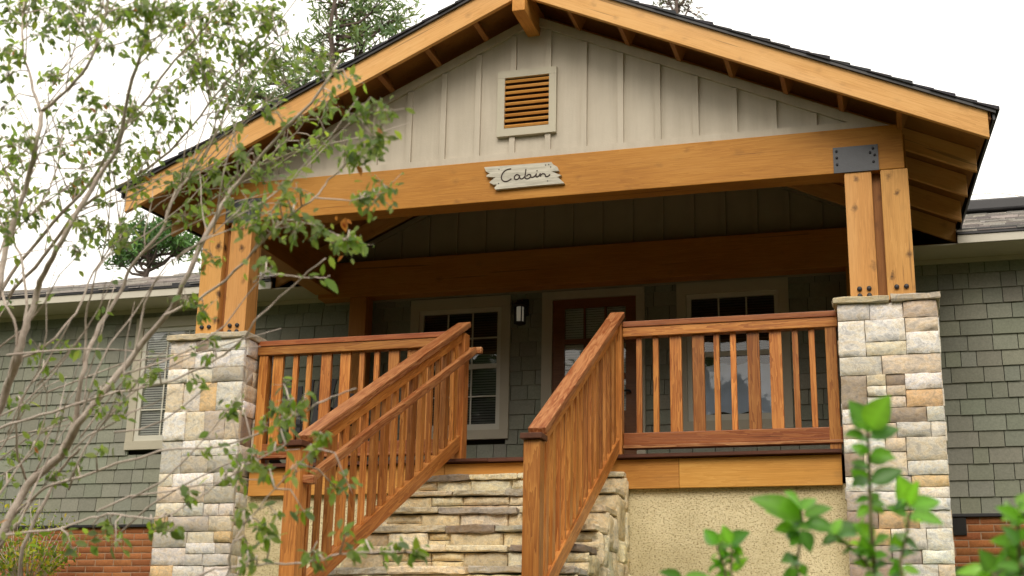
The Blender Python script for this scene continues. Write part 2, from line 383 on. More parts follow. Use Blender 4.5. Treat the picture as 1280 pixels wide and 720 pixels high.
# shingle siding
sage = (.246, .252, .200)
sh = MB(); rows = 16; z0 = -.146; ex = (2.03-z0)/rows
def siding(O, U, N, length, holes, mb, zend=2.03):
    for r_ in range(rows):
        u = -rng.uniform(0, .2); za, zb = z0+r_*ex, z0+(r_+1)*ex
        while u < length:
            w = rng.choice((.125, .16, .2, .2, .26))
            a, b = max(u, 0)+.003, min(u+w, length)-.003; u += w
            if b-a < .02: continue
            segs = [(a, b)]
            for (h0, h1, hz0, hz1) in holes:
                if zb-.02 > hz0 and za+.02 < hz1:
                    ns = []
                    for p, q in segs:
                        if q <= h0 or p >= h1: ns.append((p, q)); continue
                        if p < h0: ns.append((p, h0))
                        if q > h1: ns.append((h1, q))
                    segs = ns
            col = vary(sage, .11); dz = rng.uniform(-.0015, .0015); t = rng.uniform(.015, .021)
            for p, q in segs:
                if q-p < .01: continue
                P = lambda u_, z_, d: O+U*u_+Z*z_+N*d
                mb.add([P(p, za+dz, t), P(q, za+dz, t), P(q, zb+.004, .004), P(p, zb+.004, .004), P(p, za+dz, -.01), P(q, za+dz, -.01), P(q, zb+.004, -.01), P(p, zb+.004, -.01)],
                       [(0, 1, 2, 3), (4, 5, 1, 0), (5, 6, 2, 1), (7, 4, 0, 3)], col)
HX = 7.2
holes = [(a+HX+.03, b+HX-.03, c+.03, d-.03) for a, b, c, d in WINS]+[(DOOR[0]+HX+.03, DOOR[1]+HX-.03, -.2, DOOR[3]-.03)]
siding(Vector((-HX, WY, 0)), X, -Y, 2*HX, holes, sh)
siding(Vector((HX, WY, 0)), Y, X, 6.0, [], sh); siding(Vector((-HX, WY+6, 0)), -Y, -X, 6.0, [], sh)
sh.build('siding', M['shingle'], cabin)
core = MB(); core.box(-HX+.01, HX-.01, WY+.06, WY+6, -.15, 2.03, (.05, .053, .037)); core.build('wall', M['shingle'], cabin)
for s_ in (-1, 1):
    board('corner_trim', cabin, (s_*HX, WY-.012, -.15), (s_*HX, WY-.012, 2.03), .09, .05, M['trim'])
board('sill_trim', cabin, (-HX-.01, WY-.006, -.158), (HX+.01, WY-.006, -.158), .03, .025, M['drip'], .002)
# brick foundation
br = MB()
for r_ in range(14):
    z = -.170-(r_+1)*.062; u = -HX+.01+(-.1 if r_ % 2 else 0)
    while u < HX-.01:
        c = vary(rng.choice(((.34, .125, .045), (.39, .15, .058), (.29, .10, .038), (.36, .135, .048))), .12)
        br.stone(Vector((0, WY+.03, 0)), X, Z, -Y, max(u, -HX+.01), min(u+.203, HX-.01), z, z+.062, .018, c, .0012, .10, .008, .003); u += .203
br.build('foundation', M['brick'], cabin)
fm = MB(); fm.box(-HX+.02, HX-.02, WY+.016, WY+5.9, -1.0, -.171); fm.build('foundation_core', M['brickmortar'], cabin)
fv = MB(); fv.box(2.945, 3.055, WY-.004, WY+.012, -.318, -.176)
for i in range(6): fv.box(2.955+i*.0175, 2.961+i*.0175, WY-.012, WY-.004, -.31, -.184)
for i in range(6): fv.box(2.95, 3.05, WY-.010, WY-.006, -.305+i*.022, -.300+i*.022)
fv.build('foundation_vent', M['lantern'], cabin)

def window(rect, shade):
    x0, x1, zz0, zz1 = rect; t = .085; y = WY
    fr = MB(); fr.box(x0, x1, y-.036, y+.0, zz1-t-.02, zz1); fr.box(x0-.0, x1, y-.042, y, zz0, zz0+t)
    fr.box(x0, x0+t, y-.034, y, zz0+t+.001, zz1-t-.021); fr.box(x1-t, x1, y-.034, y, zz0+t+.001, zz1-t-.021)
    w = fr.build('window', M['trim'], cabin)
    a, b, c, d = x0+t+.001, x1-t-.001, zz0+t+.001, zz1-t-.021; mid = (c+d)/2+.02; e = .042
    sf = MB()
    sf.box(a, b, y-.016, y+.02, d-e, d); sf.box(a, b, y-.020, y+.02, c, c+e+.015)
    sf.box(a, a+e, y-.015, y+.02, c+e+.016, d-e-.001); sf.box(b-e, b, y-.015, y+.02, c+e+.016, d-e-.001)
    sf.box(a+e+.001, b-e-.001, y-.018, y+.02, mid-.022, mid+.022)
    sf.build('sash', M['vinyl'], w)
    ga, gb = a+e, b-e
    mu = MB(); m1, m2 = (mid+.022, d-e), (c+e+.015, mid-.022)
    for lo, hi in (m1, m2):
        for k in (1, 2):
            xx = ga+(gb-ga)*k/3; mu.box(xx-.007, xx+.007, y-.010, y-.003, lo+.001, hi-.001)
        zz = (lo+hi)/2; mu.box(ga+.001, gb-.001, y-.0095, y-.0035, zz-.007, zz+.007)
    if shade != 'curtain': mu.build('muntin', M['vinyl'], w)
    else:
        mu = MB()
        for k in (1, 2):
            xx = ga+(gb-ga)*k/3; mu.box(xx-.007, xx+.007, y-.010, y-.003, m1[0]+.001, m1[1]-.001)
        zz = (m1[0]+m1[1])/2; mu.box(ga+.001, gb-.001, y-.0095, y-.0035, zz-.007, zz+.007); mu.build('muntin', M['vinyl'], w)
    for lo, hi in (m1, m2):
        p = MB(); p.add([(ga, y-.001, lo), (gb, y-.001, lo), (gb, y-.001, hi), (ga, y-.001, hi)], [(0, 1, 2, 3)]); p.build('pane', M['glass'], w)
    bl = MB(); n = int((d-c)/.026)
    for i in range(n):
        zc = c+e+(d-e-c-e)*(i+.5)/n
        if shade == 'curtain' and zc < mid-.05: continue
        bl.box(ga, gb, -.010, .010, -.0008, .0008, mat=Matrix.Translation((0, y+.022, zc)) @ Matrix.Rotation(R(68), 4, 'X'))
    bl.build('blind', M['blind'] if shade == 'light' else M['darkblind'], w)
    if shade == 'curtain':
        cu = MB(); N_ = 26; zs = [c+e+.03, mid-.09]
        vs = []; fs = []
        zz_ = [c+e+.03+(mid-.09-c-e-.03)*j/12 for j in range(13)]
        for j, zz in enumerate(zz_):
            for i in range(N_): vs.append((ga+(gb-ga)*i/(N_-1), y+.018+.006*noise.noise(Vector((i*.5, j*.4, 3))), zz+.012*math.sin(i*.7+2)*(1 if j in (0, 12) else .5)))
        for j in range(12):
            for i in range(N_-1): fs.append((j*N_+i, j*N_+i+1, (j+1)*N_+i+1, (j+1)*N_+i))
        cu.add(vs, fs, smooth=True); cu.build('curtain', M['shade'], w)
    bk = MB(); bk.box(a, b, y+.034, y+.036, c, d); bk.build('unlit_room_panel', M['dark'], w)  # added black sheet, stands in for the unlit room behind the blind
    return w
window(WINS[0], 'light'); window(WINS[1], 'dark'); window(WINS[2], 'curtain')
# door
dx0, dx1, dz0, dz1 = DOOR; t = .098
df = MB(); df.box(dx0, dx1, WY-.036, WY, dz1-.075, dz1); df.box(dx0, dx0+t, WY-.034, WY, dz0, dz1-.076); df.box(dx1-t+.02, dx1, WY-.034, WY, dz0, dz1-.076)
df.build('door_frame', M['trim'], cabin)
a, b = dx0+t+.002, dx1-t+.018; d = MB(); top = dz1-.078
lx = [-.335+i*.1965 for i in range(3)]; lw = .18; lz = [(1.49, 1.785), (1.15, 1.445), (.81, 1.105)]
d.box(a, b, WY-.012, WY+.02, lz[0][1], top); d.box(a, b, WY-.012, WY+.02, dz0, lz[2][0])
d.box(a, lx[0], WY-.012, WY+.02, lz[2][0], lz[0][1]); d.box(lx[2]+lw, b, WY-.012, WY+.02, lz[2][0], lz[0][1])
for i in (0, 1): d.box(lx[i]+lw, lx[i+1], WY-.014, WY+.02, lz[2][0]+.001, lz[0][1]-.001)
for i in (0, 1): d.box(lx[0]+.001, lx[2]+lw-.001, WY-.0135, WY+.02, lz[i+1][1], lz[i][0])
for i in (0, 1): d.box(a+.10+i*.31, a+.37+i*.31, WY-.02, WY-.012, .2, .70)
dr = d.build('door', M['doorwood'], cabin)
p = MB(); p.add([(lx[0], WY+.003, lz[2][0]), (lx[2]+lw, WY+.003, lz[2][0]), (lx[2]+lw, WY+.003, lz[0][1]), (lx[0], WY+.003, lz[0][1])], [(0, 1, 2, 3)]); p.build('pane', M['glass'], dr)
bl = MB()
for i in range(42): bl.box(lx[0], lx[2]+lw, -.011, .011, -.0008, .0008, mat=Matrix.Translation((0, WY+.026, lz[2][0]+.012+i*.0235)) @ Matrix.Rotation(R(74), 4, 'X'))
bl.build('blind', M['blind'], dr)
bk = MB(); bk.box(lx[0]-.02, lx[2]+lw+.02, WY+.04, WY+.042, .7, 1.8); bk.build('unlit_room_panel', M['dark'], dr)  # same black stand-in for the unlit room, behind the door lites
hn = MB(); hn.tube([(b-.06, WY-.012, .98), (b-.06, WY-.06, .98), (b-.16, WY-.065, .98)], .011); hn.build('handle', M['lantern'], dr)

# main roof: hip, low pitch, eave at y = 2.0
EY, EZ, RY = 2.0, 2.135, 5.35; PM = .376; RX = 7.6
for xa, xb in ((-RX+.02, -2.76), (2.76, RX-.02)):
    sf = MB(); sf.box(xa, xb, EY+.02, WY-.02, 2.032, 2.045); sf.box(xa, xb, WY-.02, WY+.0, 1.99, 2.031); sf.build('soffit', M['eave'], cabin)
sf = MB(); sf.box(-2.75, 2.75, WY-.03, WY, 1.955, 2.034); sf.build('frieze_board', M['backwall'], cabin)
for xa, xb in ((-RX, -3.135), (3.135, RX)):
    board('fascia', cabin, (xa, EY, 2.068), (xb, EY, 2.068), .025, .072, M['whitefascia'], .003)
    board('eave_drip_shadow', cabin, (xa, EY-.008, 2.130), (xb, EY-.008, 2.130), .03, .050, M['drip'], .002)  # black drip edge; also stands in for the shadow gap over the fascia
hr = MB()
H = EZ+PM*(RY-EY)
e = [(-RX, EY, EZ), (RX, EY, EZ), (RX-(RY-EY), RY, H), (-RX+(RY-EY), RY, H), (-RX, 2*RY-EY, EZ), (RX, 2*RY-EY, EZ),
     (-3.13, EY, EZ), (3.13, EY, EZ), (-3.13, WY, EZ+PM*(WY-EY)), (3.13, WY, EZ+PM*(WY-EY))]
hr.add(e, [(0, 6, 8, 3), (7, 1, 2, 9), (8, 9, 2, 3), (4, 3, 2, 5), (0, 3, 4), (1, 5, 2)], (.05, .05, .05))
mr = hr.build('main_roof', M['roofing'], cabin)
rs = [MB(), MB()]
for k in range(25):
    y0 = EY-.03+k*.135
    if y0 > RY-.1: break
    u = -RX+(y0-EY)+.02; uend = RX-(y0-EY)-.02
    while u < uend:
        w = rng.uniform(.12, .34); w = min(w, uend-u)
        if u < 3.13 and u+w > -3.13:
            if u < -3.13: w = -3.13-u
            else: u = 3.13; continue
        zl = EZ+PM*(y0-EY); zt = EZ+PM*(y0+.15-EY); th = rng.uniform(.010, .028); yo = rng.uniform(-.012, .012)
        c = vary(rng.choice(((.34, .31, .28), (.26, .24, .22), (.40, .37, .34), (.20, .185, .175))), .12)
        rs[0 if u < 0 else 1].add([(u, y0+yo, zl+.004), (u+w-.006, y0+yo, zl+.004), (u+w-.006, y0+.15, zt+.003), (u, y0+.15, zt+.003), (u, y0+yo, zl+th), (u+w-.006, y0+yo, zl+th), (u+w-.006, y0+.15, zt+.006), (u, y0+.15, zt+.006)],
               [(4, 5, 6, 7), (0, 1, 5, 4), (1, 2, 6, 5), (3, 0, 4, 7)], c); u += w
for r_ in rs: r_.build('roof_shingle', M['roofing'], mr)
board('ridge_cap', mr, (2.2, RY-.05, H+.06), (RX-(RY-EY)+.15, RY-.05, H+.05), .26, .13, M['drip'], .02)
board('ridge_cap', mr, (-RX+(RY-EY)-.15, RY-.05, H+.02), (-2.2, RY-.05, H+.02), .26, .03, M['drip'], .01)

# porch roof -----------------------------------------------------------
RF, RB = -.345, 5.6
TY, TX = 2.1, 3.14                           # the eave draws in slightly towards the main roof
pr = MB()
for s_ in (-1, 1):
    x1 = TIP+.02
    v = [(0, RF+.02, APEX-.055), (s_*x1, RF+.02, roofz(x1, .055)), (s_*TX, TY, roofz(TX, .055)), (s_*TX, RB, roofz(TX, .055)), (0, RB, APEX-.055)]
    v2 = [(a, b, c+.052) for a, b, c in v]
    q = [(0, 1, 2, 3, 4), (9, 8, 7, 6, 5), (0, 5, 6, 1), (1, 6, 7, 2), (2, 7, 8, 3), (3, 8, 9, 4)]
    pr.add(v+v2, q if s_ < 0 else [tuple(reversed(f)) for f in q])
proof = pr.build('porch_roof', M['soffit'], cabin)
sl = math.hypot(1, S)
for s_ in (-1, 1):
    k = 0; rs = MB(); XE = TX+.055
    while True:
        xa = TIP+.075-k*.135
        if xa < .02: break
        xb = max(xa-.16, 0); yf = RF-.035+rng.uniform(-.006, .006); th = rng.uniform(.018, .030)
        c = vary((.055, .055, .062), .2); v = []
        for yy, lim in ((yf, 9), (TY, XE), (RB, XE)):
            A, B = min(xa, lim), min(xb, lim-.002)
            v += [(s_*A, yy, roofz(A, -.012)), (s_*B, yy, roofz(B, -.012)), (s_*B, yy, roofz(B, -.012)+.008), (s_*A, yy, roofz(A, -.012)+th)]
        q = [(0, 1, 2, 3)]+[f for o_ in (0, 4) for f in ((o_+3, o_+2, o_+6, o_+7), (o_+0, o_+3, o_+7, o_+4), (o_+1, o_+0, o_+4, o_+5), (o_+2, o_+1, o_+5, o_+6))]+[(11, 10, 9, 8)]
        rs.add(v, q if s_ > 0 else [tuple(reversed(f)) for f in q], c); k += 1
    rs.build('roof_shingle', M['darkroof'], proof)
for s_ in (-1, 1):
    de = MB(); x1 = TIP+.05
    v = [(0, RF-.022, APEX-.012), (s_*x1, RF-.022, roofz(x1, .012)), (s_*x1, RF+.0, roofz(x1, .012)), (0, RF+.0, APEX-.012)]
    de.add(v+[(a, b, c+.036) for a, b, c in v], [(0, 1, 5, 4), (1, 2, 6, 5), (4, 5, 6, 7), (0, 3, 2, 1)])
    for (xa, ya), (xb, yb) in (((TIP+.03, RF), (TX+.03, TY)), ((TX+.03, TY), (TX+.03, RB))):
        v = [(s_*xa, ya, roofz(xa, .06)), (s_*xb, yb, roofz(xb, .06)), (s_*(xb+.015), yb, roofz(xb, .06)), (s_*(xa+.015), ya, roofz(xa, .06))]
        de.add(v+[(a, b, c+.066) for a, b, c in v], [(0, 1, 5, 4), (2, 3, 7, 6), (0, 3, 2, 1), (3, 0, 4, 7)])
    de.build('drip_edge', M['drip'], proof)
    # rake board with plumb cuts
    zc = lambda x: roofz(x, .10)
    board('rake_board', cabin, (s_*.001, RF+.02, zc(0)), (s_*TIP, RF+.02, zc(TIP)), .04, .2*math.cos(math.atan(S)), M['rake'], .004, cut=-S)
board('ridge_beam', cabin, (0.0, -.40, 3.475), (0.0, WY, 3.475), .10, .23, M['fir'], .006)
def rafter(x0, x1, y, w=.04, h=.152, drop=.058):
    zc = lambda x: roofz(x, drop+h*sl/2)
    board('rafter', cabin, (x0, y, zc(x0)), (x1, y, zc(x1)), w, h, M['rake'], .003, cut=-S)
for y, xt in ((.304, 3.225), (.873, 3.18), (1.496, 3.155), (2.083, 3.13)):
    for s_ in (-1, 1): rafter(s_*.055, s_*xt, y)
for s_ in (-1, 1):
    for k in range(7):
        x = s_*(.40+k*.39)
        m_ = roofz(x, .058+.07*1.0)
        up = Vector((s_*S, 0, 1)).normalized()
        board('lookout', cabin, (x, RF+.041, m_), (x, .0, m_), .04, .135, M['soffit'], .003, up=up)
# gable wall with battens
GY = .045
def gable(y, zb, ztop, half, mat, name, b0, bs, tb, tt, skip=None):
    m = MB(); edge = lambda x: ztop-S*abs(x)
    hw = min(half, (ztop-zb)/S)
    m.poly_prism([(-hw, zb), (hw, zb), (hw, max(edge(hw), zb+.001)), (0, ztop), (-hw, max(edge(hw), zb+.001))], y, y+.04)
    yb = y-.024
    k = -30
    while k < 30:
        x = b0+k*bs; k += 1
        lo, hi = zb+tb+.001, min(edge(x-.022), edge(x+.022))-tt*sl-.001
        if abs(x) > hw or hi-lo < .02: continue
        segs = [(lo, hi)]
        if skip and skip[0]-.02 < x < skip[1]+.02: segs = [(lo, skip[2]), (skip[3], hi)]
        for p_, q_ in segs:
            if q_-p_ > .01: m.box(x-.022, x+.022, yb, y-.0005, p_, q_)
    xb_ = min(hw, (ztop-zb-tb)/S)
    m.poly_prism([(-hw, zb), (hw, zb), (xb_, zb+tb), (-xb_, zb+tb)], yb-.004, y-.0005)
    for s_ in (-1, 1):
        xo, xi = xb_-.002, min(hw, (ztop-zb-tb-tt*sl)/S)-.002
        v = [(0, ztop-tt*sl), (s_*xi, edge(xi)-tt*sl), (s_*xo, edge(xo)-.001), (0, ztop-.001)]
        m.poly_prism(v if s_ > 0 else v[::-1], yb-.002, y-.0005)
    return m.build(name, mat, cabin)
gable(GY, 2.325, 3.53, 2.72, M['gable'], 'gable_wall', -1.0116, .2849, .055, .07, (-.28, .197, 2.517, 3.07))
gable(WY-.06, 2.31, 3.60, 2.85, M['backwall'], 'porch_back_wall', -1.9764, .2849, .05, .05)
gw = MB(); gw.poly_prism([(-3.0, 2.05), (3.0, 2.05), (3.0, 2.28), (0, 3.6), (-3.0, 2.28)], 5.5, 5.55); gw.build('rear_gable_wall', M['gable'], cabin)
# vent
v = MB(); a, b, c, d_ = -.278, .196, 2.518, 3.068; t = .058; y0, y1 = GY-.036, GY
v.box(a, b, y0, y1, d_-t, d_); v.box(a-.0, b, y0-.004, y1, c, c+t+.005); v.box(a, a+t, y0+.001, y1, c+t+.006, d_-t-.001); v.box(b-t, b, y0+.001, y1, c+t+.006, d_-t-.001)
vt = v.build('gable_vent', M['trim'], cabin)
v = MB(); v.box(a+t, b-t, GY-.003, GY-.001, c+t+.005, d_-t); v.build('vent_backing', M['ventback'], vt)
for i in range(9):
    zc = c+t+.03+i*(d_-c-2*t-.01)/9
    board('louver', vt, (a+t+.001, GY-.018, zc), (b-t-.001, GY-.018, zc), .034, .020, M['vent'], .003, up=Vector((0, -.5, .86)))
# beams and posts
BZ0, BZ1 = 1.989, 2.322
board('front_beam', cabin, (-2.74, .095, (BZ0+BZ1)/2), (2.73, .095, (BZ0+BZ1)/2), .19, BZ1-BZ0, M['beam'], .006)
board('rear_beam', cabin, (-2.72, 2.25, 2.125), (2.72, 2.25, 2.125), .17, .35, M['beam'], .006)
for s_ in (-1, 1):
    board('side_beam', cabin, (s_*2.655, .192, 2.155), (s_*2.655, 2.163, 2.155), .18, .33, M['beam'], .006)
    for xc in (2.409, 2.656):
        p = board('porch_post', cabin, (s_*xc, .095, 1.036), (s_*xc, .095, BZ0-.002), .187, .187, M['post'], .008, up=(0, 1, 0))
        for bx in ((-.03, .034) if s_ > 0 else (-.034, .03)):
            for bz in ((1.125, 1.075) if xc < 2.5 else (1.125,)):
                q = MB(); q.tube([(s_*xc+bx, .001, bz), (s_*xc+bx, -.012, bz), (s_*xc+bx, -.017, bz)], [.017, .017, .010], 10); q.build('bolt', M['bolt'], p)
    board('post_spacer', cabin, (s_*2.533, .10, 1.036), (s_*2.533, .10, BZ0-.003), .058, .05, M['soffit'], 0, up=(0, 1, 0))
    board('rear_post', cabin, (s_*2.30, 2.25, .022), (s_*2.30, 2.25, 1.948), .17, .17, M['beam'], .006, up=(0, 1, 0))
    q = MB(); q.box(s_*2.402-.155, s_*2.402+.155, -.010, -.001, BZ0-.002, 2.180); pl = q.build('bracket_plate', M['plate'], cabin)
    q.v = []; 
    for bx, bz in ((-.13, 2.15), (-.13, 2.10), (-.13, 2.05), (.12, 2.15), (.13, 2.10), (.10, 2.12), (.12, 2.05)):
        q = MB(); q.tube([(s_*(2.402+bx), -.009, bz), (s_*(2.402+bx), -.016, bz)], .009, 8); q.build('bolt', M['bolt'], pl)
# deck
dk = MB(); y = -.005
while y < 2.39:
    hx = 2.205 if y < .42 else 2.75
    dk.box(-hx, hx, y, y+.134, -.004+rng.uniform(0, .002), .022); y += .140
dk.build('deck_boards', M['deckwood'], cabin)
ed = MB(); u = -2.2
while u < 2.2:
    w = rng.uniform(.5, 1.2); ed.box(u, min(u+w, 2.2)-.003, -.014, -.006, -.006+rng.uniform(0, .006), .021); u += w
ed.build('deck_edging', M['deckwood'], cabin)
for xa, xb in ((-2.2, -.62), (-.62, 1.1), (1.1, 2.2)):
    board('deck_fascia', cabin, (xa+.001, .055, -.112), (xb-.001, .055, -.112), .04, .205, M['fir'], .003)
st = MB(); st.box(-2.75, 2.75, .085, .2, -1.3, -.20); st.box(-2.75, -2.6, .201, 2.40, -1.3, -.01); st.box(2.6, 2.75, .201, 2.40, -1.3, -.01); st.build('stucco_skirt', M['stucco'], cabin)

# ------------------------------------------------------------------ stone piers
PAL = [((.76, .71, .63), 7), ((.62, .60, .55), 5), ((.72, .64, .52), 5), ((.66, .48, .28), 3), ((.50, .45, .39), 3), ((.36, .29, .23), 3), ((.84, .81, .76), 8), ((.66, .56, .44), 3)]
def pick(pal): 
    return vary(rng.choices([c for c, _ in pal], [w for _, w in pal])[0], .10)
def veneer(mb, O, U, V, N, length, zlo, zhi, stagger, pal=PAL, dep=.035):
    z = zhi
    def put(u0, u1, v0, v1): mb.stone(O, U, V, N, u0, u1, v0, v1, dep+rng.uniform(-.008, .010), pick(pal))
    def row(u0, u1, v0, v1):
        u = u0
        while u < u1-.005:
            w = rng.uniform(.11, .36)
            if u1-u-w < .09: w = u1-u
            put(u, u+w, v0, v1); u += w
    while z > zlo+.02:
        h = rng.choice((.10, .115, .13, .20, .225, .25)); h = min(h, z-zlo)
        if z-h-zlo < .07: h = z-zlo
        if h < .16: row(0, length, z-h, z)
        else:
            u = 0
            while u < length-.005:
                t = rng.random(); w = rng.uniform(.10, .19) if t < .35 else rng.uniform(.22, .42)
                if length-u-w < .11: w = length-u
                if t < .35 or w < .15: put(u, u+w, z-h, z)
                elif t < .88:
                    k = z-h*rng.uniform(.36, .64); row(u, u+w, z-h, k); row(u, u+w, k, z)
                else:
                    row(u, u+w, z-h, z-h*.66); row(u, u+w, z-h*.66, z-h*.34); row(u, u+w, z-h*.34, z)
                u += w
        z -= h
def pier(s_, label, seed):
    global rng
    rng = random.Random(seed)
    cx = s_*2.55; hw, yf, yb, zb, zt = .325, -.132, .41, -1.12, .985
    t = thing('stone_pier', label, 'stone pillar', (cx, .14, -1.1), 'stone piers carrying the porch posts')
    mb = MB(); dep = .035
    a, b, c, d = cx-hw+dep, cx+hw-dep, yf+dep, yb-dep
    veneer(mb, Vector((cx-hw, c, 0)), X, Z, -Y, 2*hw, zb, zt, 0)
    veneer(mb, Vector((b, yf+dep, 0)), Y, Z, X, yb-yf-2*dep, zb, zt, 0)
    veneer(mb, Vector((a, yb-dep, 0)), -Y, Z, -X, yb-yf-2*dep, zb, zt, 0)
    veneer(mb, Vector((cx+hw, d, 0)), -X, Z, Y, 2*hw, zb, zt, 0)
    sh_ = mb.build('stone_veneer', M['stone'], t)
    co = MB(); co.box(a, b, c, d, zb, zt); co.build('pier_core', M['mortar'], t)
    cp = MB(); pal = [(.50, .43, .31), (.46, .41, .33), (.40, .36, .30)]
    cp.slab(cx-hw-.025, cx+.02, yf-.03, yb+.03, .985, 1.032, vary(pal[0], .1), .008); cp.slab(cx+.024, cx+hw+.025, yf-.03, yb+.03, .988, 1.034, vary(pal[1], .1), .008)
    cp.build('cap_stone', M['stone'], t)
pier(1, 'pale stacked stone pillar under the porch posts, beside the green shingle wall on the right', 21)
pier(-1, 'pale stacked stone pillar partly behind the bare shrub branches, in front of a window', 34)
rng = random.Random(99)

# ------------------------------------------------------------------ stone stairs
stair = thing('stone_stairs', 'rough stone porch steps with flagstone treads rising between the wooden rails', 'stairs', (.03, -1.2, -1.3))
SL = [((.80, .68, .45), 4), ((.70, .59, .38), 3), ((.82, .74, .55), 4), ((.58, .48, .33), 1)]
TP = [((.42, .39, .33), 5), ((.56, .49, .37), 3), ((.74, .65, .46), 4), ((.28, .22, .17), 3), ((.80, .72, .54), 2)]
NS = 8; RISE, RUN = .1525, .288
cr = MB()
XR = .745
for n in range(NS):
    tr = MB(); ri = MB(); sd_ = [MB(), MB()]
    zt = -.100-n*RISE; yn = -.05-n*RUN; zn = zt-RISE; xl = -.80-.015*n
    yb = yn+RUN+.06 if n else .083
    u = xl-.02
    while u < XR-.05:
        w = rng.uniform(.28, .62)
        if XR-.004-u-w < .22: w = XR-.004-u
        tr.slab(u, u+w-.006, yn-.016+rng.uniform(-.012, .012), yb, zt-.042+rng.uniform(-.008, .010), zt+rng.uniform(-.008, .006), pick(TP), .010, .06, rng.uniform(-.02, .02)); u += w
    cr.box(xl+.03, XR-.045, yn+.045, .082, zn, zt-.05)
    u = xl
    while u < XR-.01:
        w = rng.uniform(.14, .36)
        if XR-u-w < .12: w = XR-u
        if rng.random() < .3:
            k = zn+(zt-.05-zn)*rng.uniform(.4, .6)
            ri.stone(Vector((0, yn+.05, 0)), X, Z, -Y, u, u+w, zn-.01, k, .038+rng.uniform(-.010, .012), pick(SL), .009, .04, .006, .012)
            ri.stone(Vector((0, yn+.05, 0)), X, Z, -Y, u, u+w, k, zt-.045, .038+rng.uniform(-.010, .012), pick(SL), .009, .04, .006, .012)
        else: ri.stone(Vector((0, yn+.05, 0)), X, Z, -Y, u, u+w, zn-.01, zt-.045, .038+rng.uniform(-.010, .012), pick(SL), .010, .04, .006, .012)
        u += w
    # rough vertical side stones under this tread (both cheeks)
    for xs_, nx_, U_ in ((XR-.045, X, Y), (xl+.03, -X, -Y)):
        z1 = zt-.05
        while z1 > -1.32:
            h = rng.uniform(.12, .30); zz = max(z1-h, -1.34)
            u, L = 0, RUN+(.085-.0 if n == 0 else 0); O = Vector((xs_, (yn+.02) if nx_.x > 0 else (yn+.02+L), 0))
            if n == 0: L = .06+.05; O.y = (yn+.02) if nx_.x > 0 else yn+.02+L
            while u < L-.01:
                w = rng.uniform(.07, .19)
                if L-u-w < .06: w = L-u
                sd_[0 if nx_.x > 0 else 1].stone(O, U_, Z, nx_, u, u+w, zz, z1, .045+rng.uniform(-.016, .02), pick(SL), .014, .04, .005, .014); u += w
            z1 = zz
    tr.build('tread', M['step'], stair); ri.build('riser', M['step'], stair); sd_[0].build('side_stones', M['step'], stair); sd_[1].build('side_stones', M['step'], stair)
cr.build('stair_core', M['mortar'], stair)

# ------------------------------------------------------------------ railings
def deck_rail(label, x0, x1, pattern, posts):
    t = thing('porch_railing', label, 'railing', ((x0+x1)/2, .1, .022), 'level railings along the porch edge')
    y = .11
    board('top_rail', t, (x0, y, .978), (x1, y, .978), .115, .042, M['redrail'], .005)
    board('sub_rail', t, (x0, y-.004, .921), (x1, y-.004, .921), .09, .068, M['rail'], .004)
    board('bottom_rail', t, (x0, y-.006, .142), (x1, y-.006, .142), .06, .088, M['redrail'], .005)
    board('bottom_ledge', t, (x0, y-.010, .085), (x1, y-.010, .085), .085, .022, M['cap'], .003)
    for xc, w in pattern:
        board('baluster', t, (xc, y, .187), (xc, y, .886), w, .032, M['rail'], .003, up=(0, 1, 0))
    for xc in posts: board('rail_post', t, (xc, y, .024), (xc, y, .956), .075, .075, M['rail'], .004, up=(0, 1, 0))
    return t
Wd, Th = .085, .040
patR = [(.812, Th), (.934, Th), (1.078, Wd), (1.24, Wd), (1.37, Th), (1.488, Th), (1.629, Wd), (1.784, Wd), (1.92, Th), (2.034, Th)]
patL = [(-2.05, Wd), (-1.901, Th), (-1.786, Th), (-1.641, Wd), (-1.481, Wd), (-1.345, Th), (-1.223, Th), (-1.083, Wd), (-.93, Wd), (-.80, Th), (-.69, Th)]
deck_rail('reddish wooden porch railing between the right newel post and the right stone pillar', .70, 2.215, patR, (2.165,))
deck_rail('wooden porch railing between the left stone pillar and the left stair rail, chair behind it', -2.215, -.60, patL, (-2.165,))

